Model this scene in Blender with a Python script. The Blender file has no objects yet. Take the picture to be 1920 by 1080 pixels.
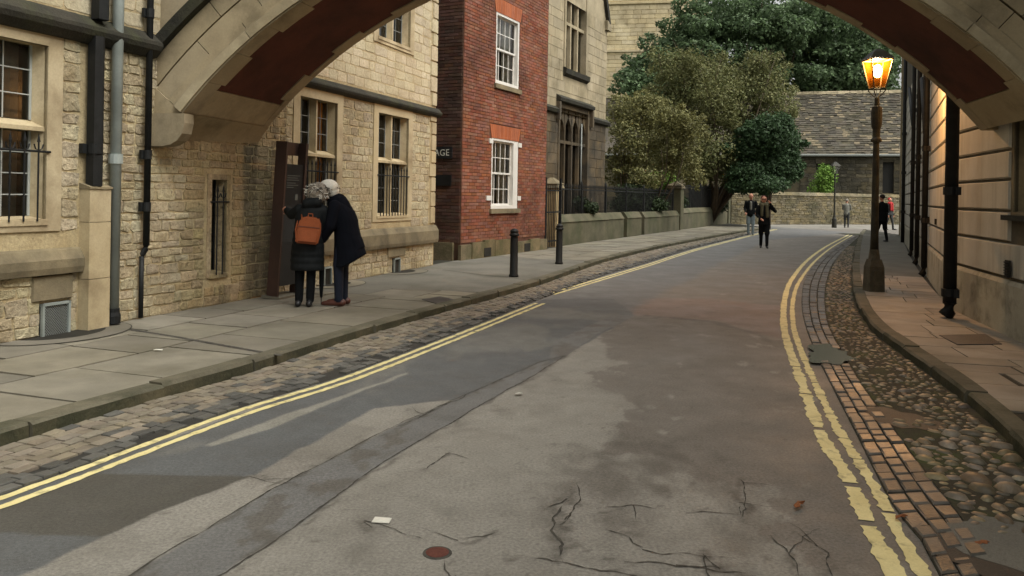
import bpy, bmesh, math, random
import numpy as np
from mathutils import Vector, Matrix

# ------------------------------------------------------------------ camera, sky, sun, exposure
F, CX, CY, TH, H = 1500.0, 960.0, 366.0, 0.0175, 1.55      # focal length in px of the 1920x1080 photo, principal point, roll, eye height
scene = bpy.context.scene
COL = scene.collection
cam_data = bpy.data.cameras.new('camera')
cam_data.sensor_width = 36.0
cam_data.lens = F / 1920.0 * 36.0
cam_data.shift_y = -(540.0 - CY) / 1920.0
cam_data.clip_start = 0.05
cam_data.clip_end = 2000.0
cam = bpy.data.objects.new('camera', cam_data)
COL.objects.link(cam)
cam.location = (0, 0, H)
cam.rotation_euler = (math.radians(90), -TH, 0)
scene.camera = cam

SUN_EL, SUN_AZ = math.radians(56), math.radians(122)        # azimuth measured clockwise from +Y
world = bpy.data.worlds.new('World')
scene.world = world
world.use_nodes = True
wn = world.node_tree
wn.nodes.clear()
sky = wn.nodes.new('ShaderNodeTexSky')
sky.sky_type = 'NISHITA'
sky.sun_disc = False
sky.sun_elevation = SUN_EL
sky.sun_rotation = SUN_AZ
sky.air_density = 1.0
sky.dust_density = 6.0
sky.ozone_density = 0.6
hs = wn.nodes.new('ShaderNodeHueSaturation')
hs.inputs['Saturation'].default_value = 0.16                # an overcast, nearly colourless sky
tint = wn.nodes.new('ShaderNodeMix')
tint.data_type = 'RGBA'; tint.blend_type = 'MULTIPLY'
tint.inputs['Factor'].default_value = 1.0
tint.inputs['B'].default_value = (1.0, 0.99, 0.94, 1)
bg = wn.nodes.new('ShaderNodeBackground')
bg.inputs['Strength'].default_value = 0.115
wo = wn.nodes.new('ShaderNodeOutputWorld')
wn.links.new(sky.outputs[0], hs.inputs['Color'])
wn.links.new(hs.outputs[0], tint.inputs['A'])
wn.links.new(tint.outputs['Result'], bg.inputs['Color'])
wn.links.new(bg.outputs[0], wo.inputs['Surface'])

sun_data = bpy.data.lights.new('sun', 'SUN')
sun_data.energy = 1.0
sun_data.angle = math.radians(55)
sun_data.color = (1.0, 0.97, 0.91)
sun = bpy.data.objects.new('sun', sun_data)
COL.objects.link(sun)
sd = Vector((math.sin(SUN_AZ) * math.cos(SUN_EL), math.cos(SUN_AZ) * math.cos(SUN_EL), math.sin(SUN_EL)))
sun.rotation_euler = sd.to_track_quat('Z', 'Y').to_euler()
sun.location = sd * 60

vs = scene.view_settings
vs.view_transform = 'Standard'
vs.look = 'None'
vs.exposure = 1.0
vs.gamma = 1.0
vs.use_curve_mapping = False
scene.cycles.max_bounces = 6
scene.cycles.transparent_max_bounces = 16
scene.cycles.use_denoising = True
scene.cycles.sample_clamp_indirect = 4.0
scene.cycles.sample_clamp_direct = 30.0

rng = random.Random(7)
nr = np.random.default_rng(7)
cT, sT = math.cos(TH), math.sin(TH)

# ------------------------------------------------------------------ photo pixel -> place
def ray(x, y):
    u, v = x - CX, y - CY
    return (u * cT + v * sT) / F, -(-u * sT + v * cT) / F
def G(x, y, z=0.0):
    dx, dz = ray(x, y)
    Y = (z - H) / dz
    return Vector((dx * Y, Y, z))
def at(x, y, Y):
    dx, dz = ray(x, y)
    return Vector((dx * Y, Y, H + dz * Y))
def proj(p):
    if p[1] < 0.2: return (-9999, -9999)
    u, v = p[0] / p[1] * F, -(p[2] - H) / p[1] * F
    return CX + u * cT - v * sT, CY + u * sT + v * cT
class Frame:
    """vertical wall plane: s runs along it, outward normal n faces the street, local y points into the building"""
    def __init__(f, a, b, off=0.0):
        a, b = Vector((a[0], a[1], 0)), Vector((b[0], b[1], 0))
        f.L = (b - a).length
        f.d = (b - a).normalized()
        f.n = Vector((f.d.y, -f.d.x, 0))
        f.o = a + f.n * off
        f.rz = math.atan2(f.d.y, f.d.x)
    def hit(f, x, y, n=0.0):
        dx, dz = ray(x, y)
        o = f.o + f.n * n
        t = o.dot(f.n) / (dx * f.n.x + f.n.y)
        return ((Vector((dx * t, t, 0)) - o).dot(f.d), H + dz * t)
    def s(f, x, y, n=0.0): return f.hit(x, y, n)[0]
    def z(f, x, y, n=0.0): return f.hit(x, y, n)[1]
    def w(f, s, n=0.0, z=0.0): return f.o + f.d * s + f.n * n + Vector((0, 0, z))

# ------------------------------------------------------------------ materials
def srgb(r, g, b):
    f = lambda c: (c / 255 / 12.92) if c / 255 <= 0.04045 else ((c / 255 + 0.055) / 1.055) ** 2.4
    return (f(r), f(g), f(b))
class NT:
    def __init__(s, name):
        s.m = bpy.data.materials.new(name); s.m.use_nodes = True
        s.t = s.m.node_tree; s.n = s.t.nodes; s.l = s.t.links
        s.p = s.n['Principled BSDF']
    def add(s, t, **k):
        n = s.n.new(t)
        for a, b in k.items(): setattr(n, a, b)
        return n
    def noise(s, scale, detail=4, rough=0.6, vec=None):
        n = s.add('ShaderNodeTexNoise')
        n.inputs['Scale'].default_value = scale; n.inputs['Detail'].default_value = detail; n.inputs['Roughness'].default_value = rough
        if vec: s.l.new(vec, n.inputs['Vector'])
        return n.outputs['Fac']
    def mapr(s, v, a, b, c=0.0, d=1.0):
        n = s.add('ShaderNodeMapRange'); n.inputs[1].default_value = a; n.inputs[2].default_value = b
        n.inputs[3].default_value = c; n.inputs[4].default_value = d
        s.l.new(v, n.inputs[0]); return n.outputs[0]
    def mix(s, f, a, b, mode='MIX'):
        n = s.add('ShaderNodeMix', data_type='RGBA', blend_type=mode)
        for v, i in ((f, 'Factor'), (a, 'A'), (b, 'B')):
            if isinstance(v, (int, float)): n.inputs[i].default_value = v
            elif isinstance(v, tuple): n.inputs[i].default_value = (*v[:3], 1)
            else: s.l.new(v, n.inputs[i])
        return n.outputs['Result']
    def math(s, op, a, b=None):
        n = s.add('ShaderNodeMath', operation=op)
        for v, i in ((a, 0), (b, 1)):
            if v is None: continue
            if isinstance(v, (int, float)): n.inputs[i].default_value = v
            else: s.l.new(v, n.inputs[i])
        return n.outputs[0]
def surf(name, c1, c2=None, piece=0.0, scale=3.0, fine=60.0, fine_amt=0.12, dirt=None, dirt_amt=0.0, dirt_scale=0.7, dirt_lo=0.48,
         dirt_hi=0.68, rough=0.85, bump=0.25, bump_scale=35.0, bump_dist=0.01, spec=0.3, streak=False, attr=None, rough_var=0.0, hue=0.0, metal=0.0, pale=None, pit=None):
    t = NT(name)
    pos = t.add('ShaderNodeNewGeometry')
    P = pos.outputs['Position']
    c2 = c2 or c1
    if attr:
        a = t.add('ShaderNodeAttribute', attribute_name=attr); col = a.outputs['Color']
    else:
        col = t.mix(t.mapr(t.noise(scale, 5, 0.6, P), 0.35, 0.65), c1, c2)
    if piece:
        oi = t.add('ShaderNodeObjectInfo')
        r = t.math('FRACT', t.math('ADD', oi.outputs['Random'], pos.outputs['Random Per Island']))
        col = t.mix(1.0, col, t.add('ShaderNodeCombineColor').outputs[0], 'MULTIPLY') if False else col
        h = t.add('ShaderNodeHueSaturation')
        t.l.new(t.mapr(r, 0, 1, 1 - piece, 1 + piece), h.inputs['Value'])
        r2 = t.math('FRACT', t.math('MULTIPLY', r, 7.31))
        t.l.new(t.mapr(r2, 0, 1, 0.5 - hue, 0.5 + hue), h.inputs['Hue'])
        r3 = t.math('FRACT', t.math('MULTIPLY', r, 13.7))
        t.l.new(t.mapr(r3, 0, 1, 1 - piece * 0.8, 1 + piece * 0.5), h.inputs['Saturation'])
        t.l.new(col, h.inputs['Color']); col = h.outputs[0]
    if pale:
        col = t.mix(t.mapr(t.math('FRACT', t.math('MULTIPLY', pos.outputs['Random Per Island'], 5.77)), pale[1], pale[1] + .02), col, pale[0])
    if fine_amt:
        fn = t.mapr(t.noise(fine, 3, 0.7, P), 0.25, 0.75, 1 - fine_amt, 1 + fine_amt)
        vm = t.add('ShaderNodeVectorMath', operation='SCALE'); t.l.new(col, vm.inputs[0]); t.l.new(fn, vm.inputs['Scale']); col = vm.outputs[0]
    if pit:
        pn = t.mapr(t.noise(pit[0], 4, 0.7, P), pit[1], pit[1] + .07, 0, pit[2])
        col = t.mix(pn, col, tuple(x * .35 for x in c2))
    if dirt:
        vec = P
        if streak:
            mp = t.add('ShaderNodeMapping'); mp.inputs['Scale'].default_value = (4.0, 4.0, 0.35); t.l.new(P, mp.inputs['Vector']); vec = mp.outputs[0]
        dn = t.mapr(t.noise(dirt_scale, 7, 0.65, vec), dirt_lo, dirt_hi, 0, dirt_amt)
        col = t.mix(dn, col, dirt)
    t.l.new(col, t.p.inputs['Base Color'])
    t.p.inputs['Roughness'].default_value = rough
    if rough_var:
        t.l.new(t.mapr(t.noise(1.7, 5, 0.6, P), 0.35, 0.65, rough - rough_var, rough + rough_var), t.p.inputs['Roughness'])
    t.p.inputs['Specular IOR Level'].default_value = spec
    t.p.inputs['Metallic'].default_value = metal
    if bump:
        b = t.add('ShaderNodeBump'); b.inputs['Strength'].default_value = bump; b.inputs['Distance'].default_value = bump_dist
        t.l.new(t.noise(bump_scale, 5, 0.65, P), b.inputs['Height']); t.l.new(b.outputs[0], t.p.inputs['Normal'])
    return t.m

M = {}
SOOT = srgb(58, 54, 44)
M['rubble'] = surf('rubble stone', srgb(178, 167, 139), srgb(158, 145, 116), piece=0.14, scale=2.2, pit=(17, .60, .75), fine=20, fine_amt=0.3, dirt=srgb(104, 88, 62), dirt_amt=0.65, dirt_scale=0.9, bump=0.8, bump_scale=20, bump_dist=0.04, hue=0.01)
M['rubble_pale'] = surf('pale coursed stone', srgb(186, 175, 148), srgb(174, 161, 132), piece=0.08, scale=2.0, pit=(14, .66, .5), fine=24, fine_amt=0.2, dirt=srgb(128, 116, 90), dirt_amt=0.5, dirt_scale=0.8, bump=0.7, bump_scale=24, bump_dist=0.02, hue=0.008)
M['rubble_stained'] = surf('damp stained rubble', srgb(166, 150, 116), srgb(146, 129, 96), piece=0.13, scale=2.2, pit=(17, .60, .75), fine=20, fine_amt=0.3, dirt=srgb(84, 76, 60), dirt_amt=0.75, dirt_scale=0.75, dirt_lo=.46, dirt_hi=.60, streak=True, bump=0.8, bump_scale=20, bump_dist=0.04, hue=0.01)
M['mortar'] = surf('lime mortar', srgb(178, 163, 128), srgb(160, 144, 110), scale=4, pit=(22, .62, .6), fine=30, fine_amt=0.25, dirt=srgb(112, 96, 70), dirt_amt=0.5, bump=0.7, bump_scale=40, bump_dist=0.015)
M['ashlar'] = surf('smooth limestone', srgb(182, 168, 137), srgb(168, 153, 121), piece=0.05, scale=1.6, pit=(26, .70, .35), fine=50, fine_amt=0.12, dirt=srgb(118, 102, 76), dirt_amt=0.75, dirt_scale=1.3, bump=0.2, bump_scale=60, bump_dist=0.006)
M['ashlar_dirty'] = surf('weathered limestone', srgb(132, 120, 94), srgb(104, 96, 76), piece=0.06, scale=2.2, fine=40, fine_amt=0.12, dirt=SOOT, dirt_amt=0.55, dirt_scale=1.6, bump=0.4, bump_scale=40)
M['bridge'] = surf('bridge limestone', srgb(162, 149, 122), srgb(144, 131, 106), piece=0.07, scale=1.3, pit=(22, .70, .3), fine=45, fine_amt=0.1, dirt=srgb(92, 83, 64), dirt_amt=0.65, dirt_scale=1.4, bump=0.15, bump_scale=50, bump_dist=0.005)
M['bridge_mould'] = surf('bridge moulding stone', srgb(176, 164, 136), srgb(150, 138, 112), piece=0.05, scale=2.5, fine=45, fine_amt=0.08, dirt=srgb(104, 94, 72), dirt_amt=0.5, dirt_scale=2.0, bump=0.2, bump_scale=50)
M['soffit'] = surf('red brick render of the soffit', srgb(92, 52, 40), srgb(76, 43, 34), scale=1.4, fine=70, fine_amt=0.16, dirt=srgb(50, 32, 25), dirt_amt=0.7, dirt_scale=1.2, rough=0.9, bump=0.3, bump_scale=60)
M['moss_stone'] = surf('dark weathered string course', srgb(54, 51, 43), srgb(38, 38, 32), scale=3, fine=50, fine_amt=0.2, dirt=srgb(66, 68, 42), dirt_amt=0.45, dirt_scale=2.5, bump=0.6, bump_scale=30, bump_dist=0.02)
M['brick'] = surf('red brick', srgb(132, 83, 61), srgb(110, 68, 50), piece=0.2, scale=1.5, fine=45, fine_amt=0.16, dirt=srgb(62, 40, 30), dirt_amt=0.6, dirt_scale=0.8, bump=0.5, bump_scale=45, hue=0.01)
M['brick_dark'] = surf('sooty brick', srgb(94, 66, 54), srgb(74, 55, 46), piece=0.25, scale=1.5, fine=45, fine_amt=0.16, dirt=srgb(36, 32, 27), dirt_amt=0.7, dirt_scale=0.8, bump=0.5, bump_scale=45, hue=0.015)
M['brick_mortar'] = surf('brick mortar', srgb(96, 62, 46), srgb(78, 52, 40), scale=3, fine=40, fine_amt=0.2, dirt=srgb(50, 40, 32), dirt_amt=0.6, bump=0.5)
M['gauged'] = surf('orange gauged brick', srgb(160, 92, 58), srgb(142, 80, 50), piece=0.08, scale=3, fine=50, fine_amt=0.1, bump=0.2)
M['plinth'] = surf('mossy plinth stone', srgb(122, 108, 80), srgb(96, 88, 64), piece=0.2, scale=3, fine=30, fine_amt=0.2, dirt=srgb(70, 74, 42), dirt_amt=0.7, dirt_scale=2.2, bump=0.7, bump_scale=25, bump_dist=0.02)
M['hall'] = surf('hall limestone', srgb(162, 150, 124), srgb(138, 128, 104), piece=0.08, scale=1.3, fine=30, fine_amt=0.12, dirt=srgb(96, 88, 66), dirt_amt=0.7, dirt_scale=0.8, bump=0.3, bump_scale=30)
M['hall_dark'] = surf('stained hall limestone', srgb(96, 82, 60), srgb(62, 57, 47), piece=0.2, scale=1.6, fine=30, fine_amt=0.15, dirt=srgb(44, 42, 36), dirt_amt=0.8, dirt_scale=0.9, bump=0.4, bump_scale=30)
M['right_stone'] = surf('rusticated limestone', srgb(190, 188, 178), srgb(174, 171, 160), piece=0.05, scale=1.2, fine=60, fine_amt=0.07, dirt=srgb(92, 84, 68), dirt_amt=0.5, dirt_scale=0.5, bump=0.15, bump_scale=60, streak=True)
M['right_joint'] = surf('rustication joint', srgb(92, 86, 73), srgb(74, 70, 60), scale=3, fine=40, fine_amt=0.15, bump=0.2)
M['right_plinth'] = surf('stained plinth stone', srgb(172, 168, 152), srgb(150, 147, 132), piece=0.05, scale=1.6, fine=50, fine_amt=0.1, dirt=srgb(72, 70, 56), dirt_amt=0.75, dirt_scale=2.2, bump=0.3, bump_scale=40)
M['tower'] = surf('tower limestone', srgb(208, 194, 158), srgb(188, 172, 136), piece=0.12, scale=0.6, fine=8, fine_amt=0.15, dirt=srgb(128, 112, 82), dirt_amt=0.6, dirt_scale=0.4, bump=0.5, bump_scale=6, bump_dist=0.05)
M['slate'] = surf('stone roof slate', srgb(90, 84, 71), srgb(68, 64, 55), pale=(srgb(124, 113, 92), .86), piece=0.32, scale=1.2, fine=14, fine_amt=0.2, dirt=srgb(64, 62, 46), dirt_amt=0.5, bump=0.5, bump_scale=18, bump_dist=0.03, hue=0.015)
M['old_wall'] = surf('old garden wall stone', srgb(120, 109, 84), srgb(88, 82, 62), piece=0.25, scale=1.0, fine=12, fine_amt=0.2, dirt=srgb(60, 62, 42), dirt_amt=0.6, dirt_scale=0.9, bump=0.8, bump_scale=14, bump_dist=0.04)
M['barn_wall'] = surf('dark barn stone', srgb(104, 95, 74), srgb(66, 62, 50), piece=0.3, scale=0.35, fine=10, fine_amt=0.2, dirt=srgb(46, 46, 38), dirt_amt=0.8, dirt_scale=0.5, bump=0.8, bump_scale=12, bump_dist=0.05)
M['low_wall'] = surf('low wall stone', srgb(96, 91, 72), srgb(74, 73, 56), piece=0.1, scale=1.6, fine=30, fine_amt=0.15, dirt=srgb(64, 70, 46), dirt_amt=0.75, dirt_scale=1.1, bump=0.4, bump_scale=30)
M['pier'] = surf('gate pier stone', srgb(196, 174, 130), srgb(170, 148, 108), piece=0.05, scale=2, fine=30, fine_amt=0.1, dirt=srgb(106, 92, 62), dirt_amt=0.6, dirt_scale=1.2, bump=0.3, bump_scale=30)
M['iron'] = surf('black painted iron', (0.008, 0.009, 0.009), (0.014, 0.015, 0.015), scale=8, fine=60, fine_amt=0.2, rough=0.6, bump=0.2, bump_scale=70, bump_dist=0.004, spec=0.25)
M['grey_pipe'] = surf('grey painted pipe', srgb(150, 158, 154), srgb(132, 140, 136), scale=3, fine=50, fine_amt=0.06, dirt=srgb(96, 96, 86), dirt_amt=0.4, rough=0.5, bump=0.1, spec=0.4)
M['lamp_iron'] = surf('lamp column paint', srgb(30, 32, 28), srgb(44, 42, 32), scale=6, fine=50, fine_amt=0.25, dirt=srgb(70, 66, 52), dirt_amt=0.5, dirt_scale=3.5, dirt_lo=0.52, dirt_hi=0.62, rough=0.6, bump=0.4, bump_scale=40)
M['lamp_base'] = surf('mossy lamp pedestal', srgb(92, 87, 74), srgb(66, 64, 54), scale=5, fine=40, fine_amt=0.25, dirt=srgb(44, 46, 36), dirt_amt=0.7, dirt_scale=3, bump=0.5, bump_scale=40)
M['white_paint'] = surf('white gloss paint', (0.66, 0.65, 0.61), (0.6, 0.59, 0.55), scale=4, fine=60, fine_amt=0.04, rough=0.4, bump=0.05, spec=0.45)
M['lead'] = surf('lead cames', srgb(120, 124, 120), rough=0.5, bump=0)
M['timber'] = surf('window timber', srgb(168, 172, 166), srgb(150, 154, 150), fine_amt=0.05, rough=0.5, bump=0.05)
M['curtain_yellow'] = surf('ochre curtain', srgb(206, 152, 60), srgb(186, 132, 48), scale=6, fine_amt=0.05, bump=0.1)
M['net'] = surf('net curtain', srgb(182, 178, 164), srgb(150, 148, 138), scale=10, fine_amt=0.06, bump=0.2)
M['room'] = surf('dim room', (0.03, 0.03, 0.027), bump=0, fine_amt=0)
M['flag'] = surf('york stone flag', srgb(126, 121, 107), srgb(108, 104, 92), piece=0.2, scale=1.8, fine=90, fine_amt=0.1, dirt=srgb(88, 84, 68), dirt_amt=0.55, dirt_scale=1.0, rough=0.72, bump=0.25, bump_scale=60, bump_dist=0.005, rough_var=0.1, hue=0.006)
M['flag_pink'] = surf('pinkish flag', srgb(152, 143, 129), srgb(134, 126, 113), piece=0.16, scale=1.8, fine=90, fine_amt=0.1, dirt=srgb(84, 78, 64), dirt_amt=0.5, dirt_scale=1.0, rough=0.62, bump=0.25, bump_scale=60, bump_dist=0.005, rough_var=0.12, hue=0.006)
M['joint'] = surf('dark joint', srgb(52, 50, 42), srgb(42, 42, 34), scale=5, fine=50, fine_amt=0.2, bump=0.3)
M['footway'] = surf('footway tarmac', srgb(112, 110, 101), srgb(98, 97, 90), scale=1.2, fine=120, fine_amt=0.3, dirt=srgb(78, 76, 64), dirt_amt=0.5, dirt_scale=1.1, rough=0.8, bump=0.5, bump_scale=110, bump_dist=0.006)
M['kerb'] = surf('kerb stone', srgb(100, 95, 79), srgb(82, 79, 65), piece=0.12, scale=2.5, fine=50, fine_amt=0.15, dirt=srgb(48, 52, 34), dirt_amt=0.75, dirt_scale=2.0, rough=0.8, bump=0.5, bump_scale=35, bump_dist=0.012)
M['kerb_face'] = surf('mossy kerb face', srgb(66, 64, 48), srgb(50, 52, 36), piece=0.1, scale=3, fine=50, fine_amt=0.2, dirt=srgb(98, 90, 68), dirt_amt=0.6, dirt_scale=2.2, bump=0.6, bump_scale=35, bump_dist=0.015)
M['sett_pale'] = surf('pale granite sett', srgb(132, 123, 107), srgb(110, 103, 90), piece=0.2, scale=4, fine=60, fine_amt=0.15, rough=0.55, bump=0.4, bump_scale=50, bump_dist=0.008, rough_var=0.1, hue=0.01)
M['sett_dark'] = surf('dark blue sett', srgb(94, 93, 88), srgb(78, 78, 75), piece=0.18, scale=4, fine=60, fine_amt=0.15, rough=0.5, bump=0.4, bump_scale=50, bump_dist=0.008, rough_var=0.1)
M['sett_wet'] = surf('damp channel sett', srgb(94, 90, 83), srgb(76, 73, 68), piece=0.22, scale=4, fine=60, fine_amt=0.15, rough=0.42, bump=0.4, bump_scale=45, bump_dist=0.008, rough_var=0.12, spec=0.35, hue=0.008)
M['cobble'] = surf('river cobble', srgb(132, 118, 94), srgb(96, 88, 72), piece=0.4, scale=6, fine=70, fine_amt=0.15, dirt=srgb(62, 58, 42), dirt_amt=0.5, dirt_scale=3, rough=0.5, bump=0.2, bump_scale=60, bump_dist=0.005, hue=0.02, spec=0.4)
M['grit'] = surf('dark gritty bedding', srgb(62, 58, 46), srgb(46, 46, 36), scale=4, fine=60, fine_amt=0.35, dirt=srgb(66, 78, 38), dirt_amt=0.8, dirt_scale=2.6, bump=0.8, bump_scale=60, bump_dist=0.01)
M['tar'] = surf('dark tarmac patch', srgb(60, 58, 54), srgb(46, 46, 44), scale=3, fine=120, fine_amt=0.3, rough=0.6, bump=0.5, bump_scale=110, bump_dist=0.006)
M['crack'] = surf('crack filled with dirt', srgb(58, 56, 52), srgb(80, 77, 70), scale=12, fine=60, fine_amt=0.2, rough=0.9, bump=0.3)
M['yellow'] = surf('worn yellow road paint', srgb(224, 212, 156), srgb(208, 195, 138), scale=5, fine=90, fine_amt=0.1, dirt=srgb(104, 98, 80), dirt_amt=0.8, dirt_scale=9, dirt_lo=0.53, dirt_hi=0.70, rough=0.6, bump=0.25, bump_scale=90, bump_dist=0.004)
M['soil'] = surf('garden ground', srgb(70, 76, 44), srgb(56, 54, 38), scale=1, fine=20, fine_amt=0.3, bump=0.6, bump_scale=10, bump_dist=0.05)
M['cover'] = surf('cast iron cover', srgb(64, 62, 62), srgb(52, 51, 50), scale=6, fine=90, fine_amt=0.2, rough=0.5, bump=0.6, bump_scale=90, bump_dist=0.006)
M['well'] = surf('painted well shade and vent dark', srgb(44, 42, 36), srgb(34, 33, 28), scale=5, fine=50, fine_amt=0.2, bump=0.3)  # on the flat well discs this dark colour stands for shade
M['rust'] = surf('brown steel casing', srgb(70, 50, 42), srgb(56, 42, 36), scale=2, fine=50, fine_amt=0.12, rough=0.55, bump=0.1, spec=0.4)
M['panel'] = surf('black sign face', (0.012, 0.013, 0.014), (0.02, 0.02, 0.022), scale=2, fine_amt=0.05, rough=0.3, bump=0, spec=0.5)
M['ink'] = surf('pale print', srgb(104, 108, 104), fine_amt=0.05, rough=0.5, bump=0)
M['letter'] = surf('white lettering', srgb(196, 198, 188), fine_amt=0.03, bump=0)
M['bark'] = surf('bark', srgb(74, 62, 46), srgb(54, 47, 36), scale=4, fine=30, fine_amt=0.25, bump=0.7, bump_scale=20, bump_dist=0.02)
def leafmat(name, c1, c2, piece, trans=0.3):
    t = NT(name)
    g = t.add('ShaderNodeNewGeometry')
    col = t.mix(g.outputs['Random Per Island'], c1, c2)
    col = t.mix(t.mapr(t.noise(0.35, 3, 0.6, g.outputs['Position']), 0.3, 0.7), col, t.mix(0.5, col, c2), 'MIX')
    h = t.add('ShaderNodeHueSaturation')
    r = t.math('FRACT', t.math('MULTIPLY', g.outputs['Random Per Island'], 9.7))
    t.l.new(t.mapr(r, 0, 1, 1 - piece, 1 + piece), h.inputs['Value']); t.l.new(col, h.inputs['Color'])
    t.l.new(h.outputs[0], t.p.inputs['Base Color'])
    t.p.inputs['Roughness'].default_value = 0.6; t.p.inputs['Specular IOR Level'].default_value = 0.25
    tr = t.add('ShaderNodeBsdfTranslucent'); t.l.new(h.outputs[0], tr.inputs['Color'])
    mx = t.add('ShaderNodeMixShader'); mx.inputs[0].default_value = trans
    t.l.new(t.p.outputs[0], mx.inputs[1]); t.l.new(tr.outputs[0], mx.inputs[2])
    t.l.new(mx.outputs[0], t.n['Material Output'].inputs['Surface'])
    return t.m
M['leaf_dark'] = leafmat('holm oak leaf', srgb(60, 78, 54), srgb(90, 110, 74), 0.4)
M['leaf_brown'] = leafmat('autumn brown leaf', srgb(88, 98, 60), srgb(114, 113, 72), 0.25)
M['leaf_yellow'] = leafmat('yellowing leaf', srgb(98, 103, 66), srgb(122, 118, 74), 0.3)
M['leaf_yew'] = leafmat('yew leaf', srgb(44, 64, 42), srgb(62, 84, 52), 0.35)
M['leaf_green'] = leafmat('bright green leaf', srgb(90, 128, 54), srgb(118, 148, 66), 0.35)
M['leaf_shade'] = leafmat('evergreen hedge leaf', srgb(34, 44, 28), srgb(54, 68, 40), 0.4)
def flat(name, c, rough=0.8, spec=0.3, fine=80, amt=0.12, bump=0.2):
    return surf(name, c, tuple(x * 0.8 for x in c), scale=9, fine=fine, fine_amt=amt, rough=rough, spec=spec, bump=bump, bump_scale=120, bump_dist=0.004)
M['skin'] = flat('skin', srgb(196, 142, 116), 0.55, 0.35, amt=0.05, bump=0)
M['black_cloth'] = flat('black cloth', (0.006, 0.007, 0.008), 0.9, 0.15)
M['black_quilt'] = flat('black quilted nylon', (0.008, 0.010, 0.011), 0.7, 0.2)
M['navy_wool'] = flat('dark navy wool', (0.006, 0.007, 0.011), 0.95, 0.1)
M['navy_jean'] = flat('dark blue denim', (0.008, 0.012, 0.025))
M['pale_jean'] = flat('faded denim', srgb(124, 138, 144))
M['grey_cloth'] = flat('grey cloth', srgb(112, 112, 104))
M['olive_scarf'] = flat('olive grey scarf', srgb(88, 86, 66))
M['dark_grey'] = flat('charcoal cloth', srgb(52, 54, 54))
M['red_cloth'] = flat('red cloth', srgb(176, 50, 50))
M['brown_leather'] = flat('brown leather', srgb(86, 50, 40), 0.45, 0.45)
M['black_leather'] = flat('black leather', (0.015, 0.015, 0.016), 0.4, 0.45)
M['orange_leather'] = flat('orange tan leather', srgb(144, 74, 36), 0.6, 0.3)
M['white_hair'] = flat('white hair', srgb(232, 228, 216), fine=90, amt=0.15, bump=0.6)
M['grey_hair'] = flat('grey hair', srgb(142, 134, 122), fine=70, amt=0.6, bump=0.8)
M['auburn_hair'] = flat('dark auburn hair', srgb(82, 40, 34), fine=120, amt=0.3, bump=0.6)
M['dark_hair'] = flat('dark hair', srgb(40, 32, 28), fine=120, amt=0.3, bump=0.6)
M['eye'] = flat('eye', (0.02, 0.018, 0.016), 0.2)
M['lip'] = flat('lip', srgb(150, 84, 76), 0.5)
M['paper'] = flat('white paper', srgb(214, 212, 200), amt=0.03)
M['leaf_litter'] = flat('fallen brown leaf', srgb(140, 86, 52), amt=0.25)
M['red_cover'] = flat('rusty red cover', srgb(96, 56, 46), 0.8, 0.3, amt=0.25)
def glassmat(name, tint_c=(0.8, 0.84, 0.8), refl=0.3):
    t = NT(name)
    tr = t.add('ShaderNodeBsdfTransparent'); tr.inputs[0].default_value = (*tint_c, 1)
    gl = t.add('ShaderNodeBsdfGlossy'); gl.inputs['Roughness'].default_value = 0.04
    fr = t.add('ShaderNodeFresnel'); fr.inputs['IOR'].default_value = 1.5
    mx = t.add('ShaderNodeMixShader')
    t.l.new(t.math('ADD', fr.outputs[0], refl), mx.inputs[0])
    t.l.new(tr.outputs[0], mx.inputs[1]); t.l.new(gl.outputs[0], mx.inputs[2])
    t.l.new(mx.outputs[0], t.n['Material Output'].inputs['Surface'])
    return t.m
M['glass'] = glassmat('window glass', (0.75, 0.78, 0.75), 0.03)
def lampglass():
    t = NT('frosted lantern glass')
    tr = t.add('ShaderNodeBsdfTransparent'); tr.inputs[0].default_value = (1.0, 0.70, 0.36, 1)
    tl = t.add('ShaderNodeBsdfTranslucent'); tl.inputs[0].default_value = (1.0, 0.24, 0.01, 1)
    mx = t.add('ShaderNodeMixShader'); mx.inputs[0].default_value = 0.02
    t.l.new(tr.outputs[0], mx.inputs[1]); t.l.new(tl.outputs[0], mx.inputs[2])
    t.l.new(mx.outputs[0], t.n['Material Output'].inputs['Surface'])
    return t.m
M['lamp_glass'] = lampglass()
M['old_lamp_glass'] = glassmat('unlit lantern glass', (0.8, 0.82, 0.78), 0.12)
def emit(name, c, s):
    t = NT(name)
    t.p.inputs['Base Color'].default_value = (*c, 1)
    t.p.inputs['Emission Color'].default_value = (*c, 1); t.p.inputs['Emission Strength'].default_value = s
    return t.m
M['mantle'] = emit('glowing lamp bulb', (1.0, 0.72, 0.36), 40.0)
def watermat():
    t = NT('puddle water')
    t.p.inputs['Base Color'].default_value = (*srgb(84, 88, 76), 1)
    t.p.inputs['Roughness'].default_value = 0.18; t.p.inputs['Specular IOR Level'].default_value = 0.5
    return t.m
M['water'] = watermat()

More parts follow.
